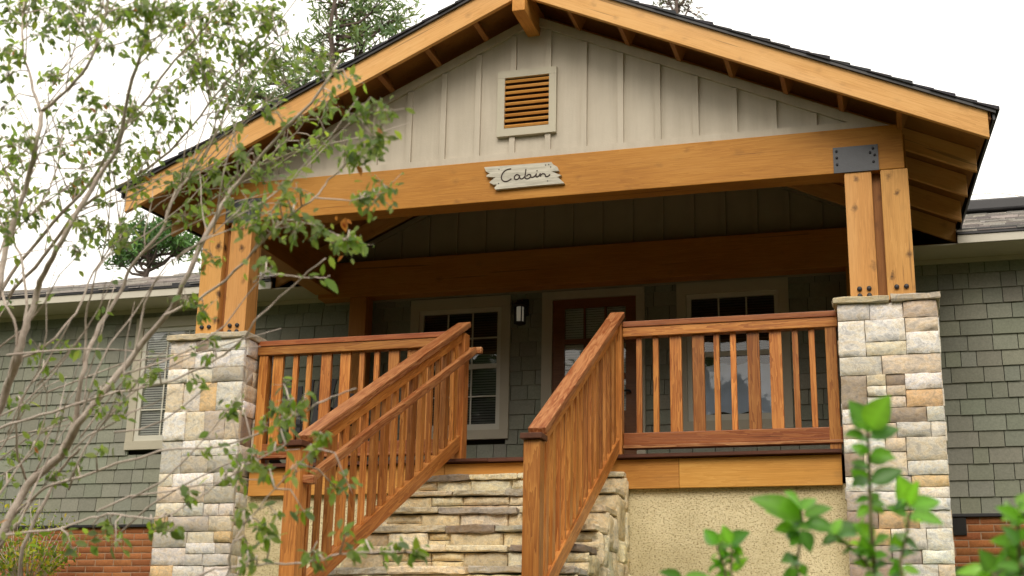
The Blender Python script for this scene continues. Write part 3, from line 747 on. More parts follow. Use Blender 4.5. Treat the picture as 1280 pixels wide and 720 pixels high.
def stair_rail(label, A, B, grasp, ztA, SLP, low):
    """A = centre of the upper newel at deck level, B = centre of the lower newel (x, y); tops by slope"""
    dA = Vector((A[0], A[1], 0)); dB = Vector((B[0], B[1], 0)); L = (dB-dA).length; dr_ = (dB-dA)/L
    zat = lambda s_: ztA-SLP*s_
    P = lambda s_, z, off=0: dA+dr_*s_+Vector((-dr_.y, dr_.x, 0))*off+Z*z          # off > 0 = towards +X
    t = thing('stair_railing', label, 'stair railing', (B[0], B[1], -1.28), 'sloped railings beside the stone steps')
    n1 = board('newel_post', t, P(0, .0), P(0, ztA-.06), .092, .092, M['rail'], .005, up=dr_)
    n2 = board('newel_post', t, P(L, -1.27), P(L, zat(L)-.03), .096, .096, M['rail'], .005, up=dr_)
    cp = board('newel_cap', t, P(L-.055, zat(L)-.012), P(L+.075, zat(L)-.012), .125, .032, M['deckwood'], .004)
    board('top_rail', t, P(-.05, zat(-.05)+.0), P(L-.06, zat(L-.06)+.0), .106, .042, M['cap'], .006)
    board('sub_rail', t, P(.03, zat(.03)-.066), P(L-.05, zat(L-.05)-.066), .042, .078, M['rail'], .004)
    board('bottom_rail', t, P(.02, zat(.02)-low), P(L-.05, zat(L-.05)-low), .06, .095, M['rail'], .004)
    k = 0; s_ = .13; pat = [Wd, Wd, Th, Th]; steps = (.150, .140, .130, .140)
    while s_ < L-.09:
        w = pat[k % 4]*.80
        board('baluster', t, P(s_, zat(s_)-low+.035), P(s_, zat(s_)-.085), w, .034, M['rail'], .003, up=Vector((-dr_.y, dr_.x, 0)))
        s_ += steps[k % 4]; k += 1
    if grasp:
        off = .085; gz_ = -.205
        h = board('hand_rail', t, P(-.05, zat(-.05)+gz_, off), P(L-.03, zat(L-.03)+gz_, off), .042, .055, M['cap'], .010)
        board('hand_rail_return', t, P(L-.012, zat(L)+gz_-.008, off+.03), P(L-.012, zat(L)+gz_-.0, -.085), .05, .05, M['cap'], .010)
        board('hand_rail_return', t, P(-.06, zat(-.05)+gz_, off+.06), P(-.06, zat(-.05)+gz_, -.02), .042, .05, M['cap'], .010)
    return t
stair_rail('sloped wooden stair rail with a second lower handrail, on the left of the stone steps', (-.535, .08), (-.69, -2.28), True, 1.035, .535, .865)
stair_rail('sloped wooden stair rail on the right of the stone steps, dark flat newel cap', (.65, .08), (.655, -2.12), False, 1.045, .567, .93)

# ------------------------------------------------------------------ sign
ox, oy = 600, 195; K = 1280/112
def sg(p, y): return on_y(ox+p[0]/K, oy+p[1]/K, y)
out = [(60, 160), (300, 142), (640, 116), (1020, 85), (1045, 122), (1098, 150), (1125, 207), (1020, 220), (1085, 245), (1160, 272), (1105, 300), (1150, 335), (1205, 388), (900, 412), (600, 440), (222, 478), (204, 456), (242, 405), (188, 408), (130, 375), (180, 335), (222, 302), (92, 294), (95, 272), (142, 247), (85, 220)]
pts = [sg(p, -.030) for p in out]
sgn = thing('cabin_sign', 'small weathered grey plank sign reading Cabin, fixed to the front beam', 'sign', (-.04, -.016, 2.17))
q = MB(); q.poly_prism([(p.x, p.z) for p in pts][::-1], -.030, -.001); q.build('plank', M['sign'], sgn)
strokes = [[(445, 184), (410, 188), (370, 203), (332, 236), (311, 275), (306, 310), (318, 343), (345, 361), (378, 362), (412, 350), (448, 322)],
 [(562, 290), (548, 270), (522, 266), (499, 284), (490, 310), (502, 332), (528, 335), (552, 318), (565, 290), (568, 276), (566, 302), (578, 324), (600, 325), (622, 312), (638, 292)],
 [(656, 188), (652, 225), (646, 268), (644, 300), (652, 320), (678, 324), (704, 314), (722, 294), (722, 272), (704, 262), (684, 268), (664, 288)],
 [(722, 296), (745, 304), (775, 294), (796, 270), (806, 252), (800, 276), (806, 295), (824, 296), (846, 278)], [(813, 206), (818, 216)],
 [(846, 278), (858, 254), (864, 256), (864, 292)], [(864, 292), (870, 274), (888, 255), (914, 252), (930, 266), (936, 288), (956, 294), (980, 284), (1000, 262)]]
let = MB()
for stq in strokes:
    P_ = [sg(p, -.0305) for p in stq]; Q = []
    for i in range(len(P_)-1):
        p0, p1, p2, p3 = P_[max(i-1, 0)], P_[i], P_[i+1], P_[min(i+2, len(P_)-1)]
        for k in range(4):
            t = k/4; Q.append(.5*((2*p1)+(p2-p0)*t+(2*p0-5*p1+4*p2-p3)*t*t+(3*p1-p0-3*p2+p3)*t**3))
    Q.append(P_[-1]); let.tube(Q, .0052, 6)
let.build('lettering', M['ink'], sgn)
for p in ((272, 192), (266, 392), (982, 122), (1010, 156), (968, 356), (938, 128)):
    c = sg(p, -.030); q = MB(); q.tube([c, c+Vector((0, -.003, 0))], .0045, 8); q.build('nail', M['plate'], sgn)

# ------------------------------------------------------------------ wall lantern
lx_, lz_ = -.735, 1.75
lan = thing('wall_lantern', 'small dark bronze porch lantern with frosted glass between window and door', 'lantern', (lx_, WY-.015, lz_))
q = MB(); q.box(lx_-.055, lx_+.055, WY-.04, WY-.012, lz_-.02, lz_+.14); q.box(lx_-.012, lx_+.012, WY-.11, WY-.04, lz_+.075, lz_+.10); q.build('back_plate', M['lantern'], lan)
q = MB(); yc = WY-.115
q.tube([(lx_, yc, lz_-.10), (lx_, yc, lz_+.045)], .033, 12); q.build('glass_shade', M['frost'], lan)
q = MB(); q.tube([(lx_, yc, lz_+.046), (lx_, yc, lz_+.060), (lx_, yc, lz_+.10), (lx_, yc, lz_+.12)], [.078, .080, .035, .010], 12)
q.tube([(lx_, yc, lz_-.13), (lx_, yc, lz_-.115), (lx_, yc, lz_-.101)], [.02, .055, .055], 12)
for k in range(6):
    a_ = k*math.pi/3; q.tube([(lx_+.050*math.cos(a_), yc+.050*math.sin(a_), lz_-.105), (lx_+.056*math.cos(a_), yc+.056*math.sin(a_), lz_+.05)], .0065, 5)
q.build('cage', M['lantern'], lan)

# ------------------------------------------------------------------ porch chair (fan-backed, behind the left railing)
chx, chy, dz = -2.30, 1.15, .022
ch = thing('porch_chair', 'black fan-backed wooden chair on the porch behind the left railing', 'chair', (chx, chy, dz))
back = MB()
for i in range(7):
    a_ = (i-3)*.07; top = 1.03-.012*(i-3)**2*1.0-.02*abs(i-3); bx = chx+(i-3)*.062
    m_ = Matrix.Translation((bx, chy+.14, .34)) @ Matrix.Rotation(R(-16), 4, 'X') @ Matrix.Rotation(a_, 4, 'Y')
    back.box(-.029, .029, -.009, .009, 0, (top-.34)/math.cos(R(16)), mat=m_)
back.box(chx-.25, chx+.25, chy+.19, chy+.22, .52, .58); back.build('backrest', M['darkchair'], ch)
q = MB()
for i in range(6): q.box(chx-.27, chx+.27, -.04, .04, -.01, .01, mat=Matrix.Translation((0, chy-.30+i*.085, .40-i*.012)))
q.build('seat', M['darkchair'], ch)
for s_ in (-1, 1):
    board('armrest', ch, (chx+s_*.34, chy-.36, .60), (chx+s_*.34, chy+.32, .58), .12, .022, M['darkchair'], .004)
    board('leg', ch, (chx+s_*.30, chy-.30, dz), (chx+s_*.30, chy-.30, .588), .09, .022, M['darkchair'], .003, up=(1, 0, 0))
    board('leg', ch, (chx+s_*.272, chy-.32, .36), (chx+s_*.272, chy+.50, dz+.05), .022, .09, M['darkchair'], .003)

# ------------------------------------------------------------------ leaves
def leaf(mb, base, tip, nrm, width, col, curl=.15, fold=.25, nseg=5, rows=2):
    """ovate pointed leaf from base to tip, folded along its midrib and drooping at the tip"""
    ax = tip-base; L = ax.length
    if L < 1e-5: return
    ax = ax/L; sd = nrm.cross(ax)
    if sd.length < 1e-3: sd = ax.orthogonal()
    sd.normalize(); up = ax.cross(sd)
    prof = [0, .62, .98, .90, .55, 0] if nseg == 5 else [0, .9, .8, 0] if nseg == 3 else [math.sin(math.pi*(i/nseg)**.82)**.85*(1-.12*(i/nseg)) if 0 < i < nseg else 0 for i in range(nseg+1)]
    vs = []; n = nseg
    for i in range(n+1):
        t = i/n; c = base+ax*(L*t)-up*(curl*L*t*t)
        w = width*.5*prof[i]
        vs += [c+sd*w+up*(fold*w), c, c-sd*w+up*(fold*w)]
    k0 = len(mb.v); fs = []
    for i in range(n):
        a = i*3; fs += [(a, a+1, a+4, a+3), (a+1, a+2, a+5, a+4)]
    mb.add(vs, fs, col, True)
    if nseg > 5:                                # paler midrib, slightly uneven blade
        for i in range(n+1): mb.c[k0+i*3+1] = tuple(min(1, q*1.45) for q in col)
        for i in range(n+1):
            for o_ in (0, 2): mb.c[k0+i*3+o_] = tuple(q*(.82+.3*((i*7+o_*3) % 5)/5) for q in col)
def rvec(r_): 
    while True:
        v = Vector((r_.uniform(-1, 1), r_.uniform(-1, 1), r_.uniform(-1, 1)))
        if .01 < v.length < 1: return v.normalized()

# ---- bare-stemmed shrub in the left foreground
LG = random.Random(5); rng = LG
STEMS = [  # (points in the photograph, depth at start, depth at end, radius at start and end in cm)
 ([(-60, 800), (-20, 720), (8, 655), (35, 605), (75, 570), (98, 530), (130, 490), (170, 440), (215, 385), (228, 357), (270, 270), (297, 228), (345, 175), (400, 115), (425, 75)], 4.4, 4.0, 2.6, .5),
 ([(75, 570), (95, 518), (105, 460), (118, 420), (150, 365), (165, 330), (200, 290), (220, 240), (250, 205), (275, 155), (300, 105)], 4.3, 4.7, 1.4, .4),
 ([(-70, 800), (-35, 640), (-10, 540), (10, 480), (22, 450), (32, 410), (47, 365), (55, 340), (78, 300), (115, 235), (145, 185), (166, 100), (185, 40), (194, -10)], 4.6, 4.2, 2.6, .6),
 ([(-80, 800), (-40, 520), (-12, 400), (0, 350), (10, 300), (30, 240), (45, 180), (52, 140)], 4.2, 4.3, 2.0, 1.1),
 ([(52, 140), (80, 115), (107, 85), (125, 40), (136, -5)], 4.3, 4.1, 1.0, .5),
 ([(52, 140), (38, 100), (28, 50), (30, -10)], 4.3, 4.6, .9, .45),
 ([(-10, 400), (12, 345), (65, 280), (115, 225), (150, 165), (185, 120), (220, 75), (270, 20), (290, -15)], 4.8, 4.6, 1.2, .4),
 ([(10, 370), (55, 320), (98, 262), (145, 235), (200, 200), (250, 145), (290, 95), (330, 60), (362, 38)], 5.0, 4.6, 1.1, .35),
 ([(-40, 545), (0, 535), (50, 520), (125, 495), (200, 480), (270, 450), (300, 425), (325, 395), (360, 362), (407, 323)], 4.2, 3.7, .7, .3),
 ([(8, 655), (50, 615), (100, 595), (200, 565), (280, 557), (345, 533), (387, 511), (423, 492), (445, 486)], 4.3, 3.6, .75, .25),
 ([(8, 668), (75, 660), (125, 645), (160, 645), (200, 647), (235, 630), (280, 600), (320, 575), (357, 555)], 4.0, 3.7, .55, .25),
 ([(150, 780), (243, 722), (288, 709), (333, 706), (382, 704), (425, 694), (480, 690), (525, 690)], 3.8, 3.4, .6, .25),
 ([(270, 760), (285, 720), (292, 678), (323, 637), (352, 600), (395, 560)], 3.7, 3.6, .5, .2),
 ([(205, 395), (258, 368), (305, 328), (355, 275), (393, 247), (410, 225), (440, 200), (470, 180)], 4.1, 3.8, .7, .25),
 ([(393, 247), (440, 250), (485, 240)], 3.9, 3.8, .35, .2),
 ([(318, 352), (330, 342), (345, 342), (372, 347), (400, 347), (412, 345)], 3.8, 3.7, .35, .25),
 ([(355, 275), (390, 280), (425, 297), (447, 300)], 3.9, 3.8, .35, .2),
 ([(200, 290), (265, 250), (320, 208), (370, 165), (405, 118)], 4.6, 4.5, .5, .25),
 ([(10, 480), (22, 420), (8, 380), (-5, 330), (20, 260), (0, 200)], 4.4, 4.6, .9, .4),
 ([(22, 450), (60, 430), (95, 390), (118, 340), (150, 280), (160, 220)], 4.5, 4.8, .8, .3),
 ([(35, 605), (20, 560), (28, 500), (60, 450), (88, 400)], 4.4, 4.2, .7, .35),
 ([(-30, 250), (10, 290), (28, 330), (32, 400), (22, 450)], 4.9, 4.6, .6, .8),
 ([(105, 460), (108, 400), (120, 340), (145, 300), (150, 250)], 4.3, 4.3, .6, .3),
 ([(-20, 225), (10, 240), (40, 205), (80, 210), (115, 215)], 5.2, 5.0, .7, .3),
 ([(10, 300), (60, 240), (75, 180), (60, 120), (95, 60)], 4.7, 4.9, .5, .3),
 ([(115, 50), (105, 30), (108, -10)], 4.5, 4.5, .5, .4),
 ([(170, 440), (180, 380), (210, 330), (255, 300), (300, 262)], 4.15, 4.0, .5, .25),
 ([(215, 250), (240, 200), (262, 130), (250, 70), (262, 20)], 4.7, 4.8, .4, .25),
 ([(-20, 640), (40, 560), (60, 500), (48, 470)], 4.1, 4.1, .5, .25),
 ([(30, 780), (25, 700), (50, 640), (75, 590), (100, 560)], 4.5, 4.4, 1.1, .7),
]
shrub = thing('deciduous_shrub', 'tall thin-stemmed green shrub spreading bare branches across the left of the porch', 'shrub', tuple(at(-70, 800, 4.4).xy)+(gz(-1.9, -5)-.05,))
bmb = MB(); lmb = MB(); NODES = []
for pts_, d0, d1, r0, r1 in STEMS:
    n = len(pts_); P_ = []
    for i, (px, py) in enumerate(pts_):
        t = i/(n-1); P_.append(at(px, py, d0+(d1-d0)*t+.05*math.sin(i*1.7+d0*9)))
    Q = []; rad = []
    for i in range(n-1):
        p0, p1, p2, p3 = P_[max(i-1, 0)], P_[i], P_[i+1], P_[min(i+2, n-1)]
        for k in range(4):
            t = k/4; q_ = .5*((2*p1)+(p2-p0)*t+(2*p0-5*p1+4*p2-p3)*t*t+(3*p1-p0-3*p2+p3)*t**3)
            u_ = (i+t)/(n-1); q_ = q_+rvec(LG)*.004
            Q.append(q_); rad.append((r0+(r1-r0)*u_)*.0064*(1+.1*LG.uniform(-1, 1)))
    Q.append(P_[-1]); rad.append(r1*.006); bmb.tube(Q, rad, 7)
    for i, q_ in enumerate(Q): NODES.append((q_, rad[i]))
for x_, y_ in ((-60, 800), (-70, 800), (-80, 800), (150, 780), (270, 760), (30, 780)):
    a_ = at(x_, y_, 4.4 if x_ < 0 else (3.8 if x_ == 150 else 3.7 if x_ == 270 else 4.5))
    foot = Vector(shrub.location)+Vector((LG.uniform(-.15, .15), LG.uniform(-.15, .15), 0)); r_ = .024 if x_ < 0 else .008
    mid_ = (a_+foot)/2+Vector((LG.uniform(-.05, .05), LG.uniform(-.05, .05), -.05)); bmb.tube([foot, mid_, a_], [r_*1.25, r_*1.1, r_], 8)
def proj(p):
    d = p-CAM; z = d.dot(_f); return 640+FPX*d.dot(CR)/z, 360-FPX*d.dot(CU)/z
NP = [(proj(q_), q_, r_) for q_, r_ in NODES]
C1 = [(20,60),(50,20),(95,30),(130,40),(160,20),(185,60),(110,90),(150,60),(235,70),(280,115),(300,40),(320,30),(350,20),(400,60),(345,100),(370,110),(360,40),(440,20),(470,100),(500,40),(520,80),(560,100),(600,110),(570,60),(480,140),(510,160),(480,180),(530,180),(600,140),(640,130),(690,150),(680,180),(140,190),(20,190),(5,270),(130,180),(215,240),(240,260),(320,270),(400,260),(420,240),(390,290),(430,300),(340,270),(250,330),(220,340),(205,380),(240,350),(180,310),(280,310),(330,300),(400,330),(300,380),(380,380),(345,390),(150,350),(160,380),(60,350),(45,400),(25,360),(90,545),(60,545),(15,555),(15,590),(200,550),(190,630),(210,580),(310,570),(250,570),(300,600),(180,470),(230,460),(200,450),(120,515),(30,520),(280,430),(360,440),(340,470),(640,30),(680,20),(610,40),(660,60),(700,50),(450,60),(540,20),(20,20),(70,60),(10,120),(40,140),(90,5),(200,10),(260,20),(410,20),(580,10)]
C3 = [(20,110),(60,100),(130,100),(90,50),(110,80),(200,20),(230,60),(300,50),(330,20),(360,40),(420,50),(400,20),(230,120),(200,130),(160,150),(270,160),(430,110),(470,80),(420,150),(400,180),(510,140),(545,150),(560,155),(490,170),(350,180),(310,240),(360,260),(400,240),(210,270),(280,280),(240,300),(260,330),(140,310),(80,330),(110,350),(60,320),(180,330),(30,340),(170,380),(300,340),(340,350),(220,390),(300,380),(100,400),(60,420),(250,410),(260,450),(200,420),(330,400),(300,440),(380,440),(340,450),(400,460),(440,490),(470,480),(490,490),(470,260),(500,240),(530,220),(550,215),(540,260),(490,280),(520,380),(545,370),(565,350),(500,380),(240,440),(260,540),(100,540),(130,520),(110,660),(70,630)]
C2 = [(95,150),(120,190),(85,170),(160,140),(20,290),(40,280),(80,390),(30,420),(10,480),(140,470),(130,460),(250,250),(310,280),(340,230),(300,300),(380,210),(250,300),(250,400),(200,445),(490,240),(520,165),(520,130),(590,290),(570,300),(580,400),(600,440),(630,420),(600,480),(560,470),(520,410),(470,510),(440,600),(410,590),(380,600),(280,600),(270,590),(290,630),(240,630),(170,620),(180,650),(80,620),(30,600),(640,600),(660,620),(620,640),(640,680),(700,570),(710,320),(700,360),(650,440)]
C4 = [(440,690),(460,680),(485,690),(500,680),(520,690),(400,700),(430,660),(380,640),(420,610),(435,605),(370,590),(390,560),(345,560),(345,510),(360,500),(330,530),(355,480),(400,540),(330,590),(300,640),(330,660),(310,700),(390,690),(365,520),(380,500)]
CL = [(x/2, y/2, 9, 15) for x, y in C1]+[(200+x/2, 60+y/2, 7, 15) for x, y in C3]+[(x/2, 360+y/2, 4, 10) for x, y in C2]+[(x, y, 5, 9) for x, y in C4]
GREEN = [(.17, .235, .085), (.20, .265, .09), (.13, .19, .075), (.25, .32, .10), (.17, .225, .11), (.11, .165, .07)]
for cx_, cy_, nl, sp in CL:
    best = min(NP, key=lambda a: (a[0][0]-cx_)**2+(a[0][1]-cy_-6)**2+(900 if a[2] > .014 else 0))
    dep = (best[1]-CAM).dot(_f)*LG.uniform(.97, 1.03); c = at(cx_, cy_, dep); a_ = best[1]
    mid_ = (a_+c)/2+rvec(LG)*(.12*(c-a_).length)+Vector((0, 0, .02))
    if (c-a_).length < .55: bmb.tube([a_, mid_, c], [.0028, .0022, .0014], 5)
    else: a_ = c-Vector((.08, 0, .12)); bmb.tube([a_, c], [.002, .0013], 5)
    low = cy_ > 350
    for k in range(max(3, int(nl*LG.uniform(1.3, 2.3)*(1.35 if low else 1.75)))):
        q_ = c+rvec(LG)*(sp*LG.uniform(.1, 1.9)/FPX*dep)
        if k % 2: q_ = q_*.6+.4*(mid_+(c-mid_)*LG.random())
        dirv = (rvec(LG)*.8+Vector((.12, -.1, -.45))).normalized(); L = LG.uniform(.018, .042)*(1.1 if low else 1.0)
        col = vary(LG.choice(GREEN), .22)
        if low and LG.random() < .35: col = vary((.16, .24, .045), .2)
        if LG.random() < .012: col = vary((.33, .13, .05), .2)
        leaf(lmb, q_, q_+dirv*L, (rvec(LG)*.8+Vector((0, -.7, .7))).normalized(), L*LG.uniform(.42, .58), col, .18, .22, 3)
        if LG.random() < .5: bmb.tube([q_, (q_+c)/2+rvec(LG)*.004, c], [.0007, .0009, .0012], 4)
# fine side shoots along the stems, a few leaves each
for k in range(380):
    q_, r_ = LG.choice(NODES)
    if r_ > .016: continue
    px_, py_ = proj(q_)
    if px_ > 330 or py_ > 330: continue
    d_ = (Vector((LG.uniform(-.6, .9), LG.uniform(-.5, .5), LG.uniform(.2, 1.2)))).normalized(); L_ = LG.uniform(.15, .7)
    P_ = [q_]
    for i in range(4): d_ = (d_+rvec(LG)*.22).normalized(); P_.append(P_[-1]+d_*L_/4)
    bmb.tube(P_, [.0026, .0022, .0018, .0014, .0010], 5)
    if py_ < 400:
        for j in range(LG.randint(2, 9)):
            c_ = P_[LG.randint(1, 4)]+rvec(LG)*.012; dirv = (rvec(LG)*.8+Vector((.1, -.1, -.4))).normalized(); L = LG.uniform(.024, .045)
            leaf(lmb, c_, c_+dirv*L, (rvec(LG)*.8+Vector((0, -.7, .7))).normalized(), L*LG.uniform(.42, .58), vary(LG.choice(GREEN), .22), .18, .22, 3)
# long thin bare shoots crossing low in front of the wall
for k in range(28):
    x_, y_ = LG.uniform(-40, 170), LG.uniform(430, 700); d_ = LG.uniform(3.9, 4.8); n_ = 5; P_ = []; an = R(LG.uniform(15, 85)); st_ = LG.uniform(22, 55)
    for i in range(n_+1):
        P_.append(at(x_, y_, d_+.06*i*LG.uniform(-1, 1))); an += R(LG.uniform(-20, 20)); x_ += st_*math.cos(an); y_ -= st_*math.sin(an)
    bmb.tube(P_, [.0034-.0004*i for i in range(n_+1)], 5)
    if LG.random() < .6:
        for j in range(LG.randint(2, 7)):
            c_ = P_[LG.randint(2, 5)]+rvec(LG)*.012; dirv = (rvec(LG)*.8+Vector((.1, -.1, -.3))).normalized(); L = LG.uniform(.022, .045)
            leaf(lmb, c_, c_+dirv*L, (rvec(LG)*.8+Vector((0, -.7, .7))).normalized(), L*LG.uniform(.42, .58), vary(LG.choice(GREEN), .22), .18, .22, 3)
# big bright leaves at twig ends
for bx, by, tx, ty in ((405, 347, 424, 366), (403, 345, 404, 330), (385, 344, 400, 342), (400, 350, 408, 358), (380, 348, 372, 342), (432, 300, 452, 315), (434, 300, 449, 297), (425, 300, 418, 309), (432, 303, 430, 316), (447, 300, 455, 305)):
    d_ = 3.75; a_, b_ = at(bx, by, d_), at(tx, ty, d_-.01); leaf(lmb, a_, b_, Vector((.2, -.7, .7)), (b_-a_).length*.5, vary((.15, .24, .05), .15), .1, .2)
for bx, by, tx, ty in ((432, 272, 430, 290), (432, 275, 440, 279), (421, 270, 420, 276), (428, 278, 432, 285)):
    a_, b_ = at(bx, by, 3.85), at(tx, ty, 3.85); leaf(lmb, a_, b_, Vector((0, -1, .3)), (b_-a_).length*.6, vary((.36, .14, .06), .15), .3, .6)
bmb.build('stems', M['bark'], shrub); lmb.build('foliage', M['leaf'], shrub)

# ---- young glossy shrubs close to the camera, lower right
RG = random.Random(11)
def sprout(label, depth, stems, leaves, foot, wf=.62):
    t = thing('young_shrub', label, 'shrub', (foot[0], foot[1], gz(*foot)), 'leafy young shrubs in the foreground')
    sb = MB(); lb = MB(); F = Vector((foot[0], foot[1], gz(*foot)))
    for pts_, r0 in stems:
        P_ = [at(820+x/2.783, 480+y/2.783, depth+.04*math.sin(i*2.1+x)) for i, (x, y) in enumerate(pts_)]
        if pts_[0][1] >= 660:
            P_ = [F+rvec(RG)*.04, (F+P_[0])/2+Vector((RG.uniform(-.03, .03), RG.uniform(-.03, .03), 0))]+P_
        n = len(P_); sb.tube(P_, [r0*(1.3-.7*i/(n-1)) for i in range(n)], 8)
    for bx, by, tx, ty, kw in leaves:
        dd = depth+RG.uniform(-.05, .05)
        a_ = at(820+bx/2.783, 480+by/2.783, dd); b_ = at(820+tx/2.783, 480+ty/2.783, dd+RG.uniform(-.035, .015)); L = (b_-a_).length
        col = vary(RG.choice([(.10, .25, .032), (.135, .31, .036), (.075, .185, .04), (.17, .37, .045)]), .2)
        leaf(lb, a_, b_, Vector((RG.uniform(-.5, .5), -1, RG.uniform(.2, .8))), L*min(.80, kw*1.2), col, RG.uniform(.10, .30), .34, 9)
    for pts_, r0 in stems:                       # small leaves in the axils
        for i in range(1, len(pts_)):
            for j in range(3):
                f_ = RG.random(); x_ = pts_[i-1][0]+(pts_[i][0]-pts_[i-1][0])*f_; y_ = pts_[i-1][1]+(pts_[i][1]-pts_[i-1][1])*f_
                an = RG.choice((RG.uniform(-.7, .5), math.pi-RG.uniform(-.7, .5))); ln = RG.uniform(25, 62)
                a_ = at(820+x_/2.783, 480+y_/2.783, depth); b_ = at(820+(x_+ln*math.cos(an))/2.783, 480+(y_-ln*math.sin(an))/2.783, depth+RG.uniform(-.04, .04))
                leaf(lb, a_, b_, Vector((RG.uniform(-.6, .6), -.8, RG.uniform(.2, 1))), (b_-a_).length*RG.uniform(.5, .72), vary(RG.choice([(.10, .24, .035), (.14, .31, .04), (.07, .17, .04), (.18, .36, .055)]), .25), RG.uniform(.1, .35), .35, 9)
    sb.build('stem', M['stem'], t); lb.build('foliage', M['leaf2'], t)
sprout('tall young shrub with upright leafy shoot in front of the right stone pillar', 2.35,
 [([(762, 700), (758, 620), (748, 500), (745, 400), (742, 300), (738, 200), (735, 140)], .0042), ([(860, 700), (850, 620), (872, 520), (884, 440), (868, 390)], .003),
  ([(500, 700), (488, 640), (500, 560), (512, 500), (505, 440)], .003), ([(745, 640), (690, 580), (640, 540), (615, 520)], .0025)],
 [(735, 155, 685, 62, .66), (742, 155, 805, 42, .66), (728, 165, 700, 110, .6), (738, 195, 665, 165, .6), (745, 188, 846, 150, .55), (738, 240, 678, 212, .6), (744, 250, 828, 250, .62), (736, 285, 678, 270, .55), (745, 275, 822, 228, .5),
  (738, 345, 682, 300, .85), (748, 345, 858, 292, .5), (742, 335, 690, 335, .5), (745, 425, 698, 455, 1.0), (750, 420, 792, 445, .8), (880, 430, 848, 318, .55), (884, 430, 995, 398, .45), (884, 455, 1006, 478, .5), (876, 460, 802, 420, .5), (880, 420, 905, 340, .5), (872, 470, 860, 500, .8),
  (752, 560, 695, 595, .7), (752, 600, 712, 540, .6), (758, 600, 800, 590, .6), (835, 580, 836, 515, .7), (758, 540, 690, 480, .7), (855, 640, 922, 655, .5), (850, 645, 800, 660, .6), (850, 650, 830, 620, .6), (760, 560, 795, 520, .5), (760, 640, 790, 620, .5), (850, 600, 890, 580, .4),
  (512, 470, 342, 380, .42), (505, 440, 455, 370, .6), (508, 440, 552, 385, .7), (512, 480, 400, 425, .5), (515, 460, 605, 420, .5), (520, 480, 628, 505, .5), (505, 515, 415, 500, .62), (505, 510, 545, 585, .95), (500, 520, 470, 560, .7), (498, 500, 560, 490, .6),
  (618, 525, 640, 462, .8), (620, 520, 716, 495, .65), (610, 535, 590, 560, .8), (612, 530, 655, 555, .5), (500, 620, 446, 605, .8), (488, 640, 460, 680, .8), (490, 650, 540, 665, .6), (640, 545, 600, 500, .6)], (2.55, -6.95))
sprout('small two-leaved shoot in front of the pebbledash wall under the deck', 2.5,
 [([(245, 700), (240, 650), (222, 590), (213, 560)], .0028), ([(262, 700), (262, 620), (263, 575), (258, 555)], .0026), ([(90, 710), (95, 680)], .003)],
 [(214, 560, 166, 503, .62), (216, 555, 232, 515, .7), (260, 556, 316, 512, .6), (258, 556, 234, 492, .6), (240, 660, 203, 604, .4), (266, 650, 312, 604, .42), (232, 600, 225, 575, .4), (262, 600, 245, 580, .4), (90, 675, 22, 648, .4), (95, 675, 195, 662, .38), (95, 680, 60, 690, .5), (95, 682, 150, 695, .5)], (2.0, -6.8))
sprout('bushy young shrub at the right edge in front of the brick foundation', 2.2,
 [([(1275, 720), (1268, 640), (1262, 560), (1258, 470), (1262, 420)], .0042), ([(1180, 720), (1190, 680), (1160, 650)], .003), ([(1268, 640), (1300, 560), (1310, 470)], .003)],
 [(1258, 470, 1200, 425, .55), (1258, 455, 1225, 405, .6), (1262, 430, 1290, 370, .6), (1264, 440, 1320, 420, .5), (1260, 470, 1205, 465, .5), (1258, 490, 1225, 490, .5), (1262, 560, 1212, 488, .55), (1264, 560, 1168, 540, .5), (1266, 580, 1190, 600, .5), (1264, 540, 1310, 500, .6), (1266, 600, 1330, 580, .6),
  (1268, 640, 1190, 625, .5), (1266, 650, 1215, 665, .6), (1160, 650, 1045, 645, .42), (1165, 648, 1140, 585, .65), (1168, 650, 1215, 590, .55), (1165, 655, 1110, 680, .6), (1268, 620, 1240, 540, .6), (1270, 600, 1320, 640, .6), (1190, 680, 1250, 650, .5), (1262, 500, 1235, 440, .5), (1300, 540, 1270, 500, .6)], (3.0, -7.0))

# ---- yellow-green bush against the brick, lower left
bush = thing('foundation_bush', 'yellow and green leaved bush against the brick foundation, lower left', 'bush', (-5.3, 1.75, gz(-5.3, 1.75)), None)
BG = random.Random(3); sb = MB(); lb = MB(); F = Vector(bush.location)
for k in range(42):
    tip = F+Vector((BG.uniform(-.7, .45), BG.uniform(-.35, .3), BG.uniform(.3, .92))); m_ = (F+tip)/2+rvec(BG)*.06
    sb.tube([F+rvec(BG)*.05, m_, tip], [.006, .004, .002], 5)
    for j in range(26):
        q_ = m_+(tip-m_)*BG.random()+rvec(BG)*.07; L = BG.uniform(.035, .065)
        col = vary(BG.choice([(.16, .24, .05), (.20, .28, .05), (.46, .40, .07), (.34, .36, .07), (.12, .18, .04)]), .2)
        leaf(lb, q_, q_+(rvec(BG)+Vector((0, -.3, -.3))).normalized()*L, (rvec(BG)*.6+Z).normalized(), L*.55, col, .15, .2, 3)
sb.build('stems', M['bark'], bush); lb.build('foliage', M['leaf'], bush)

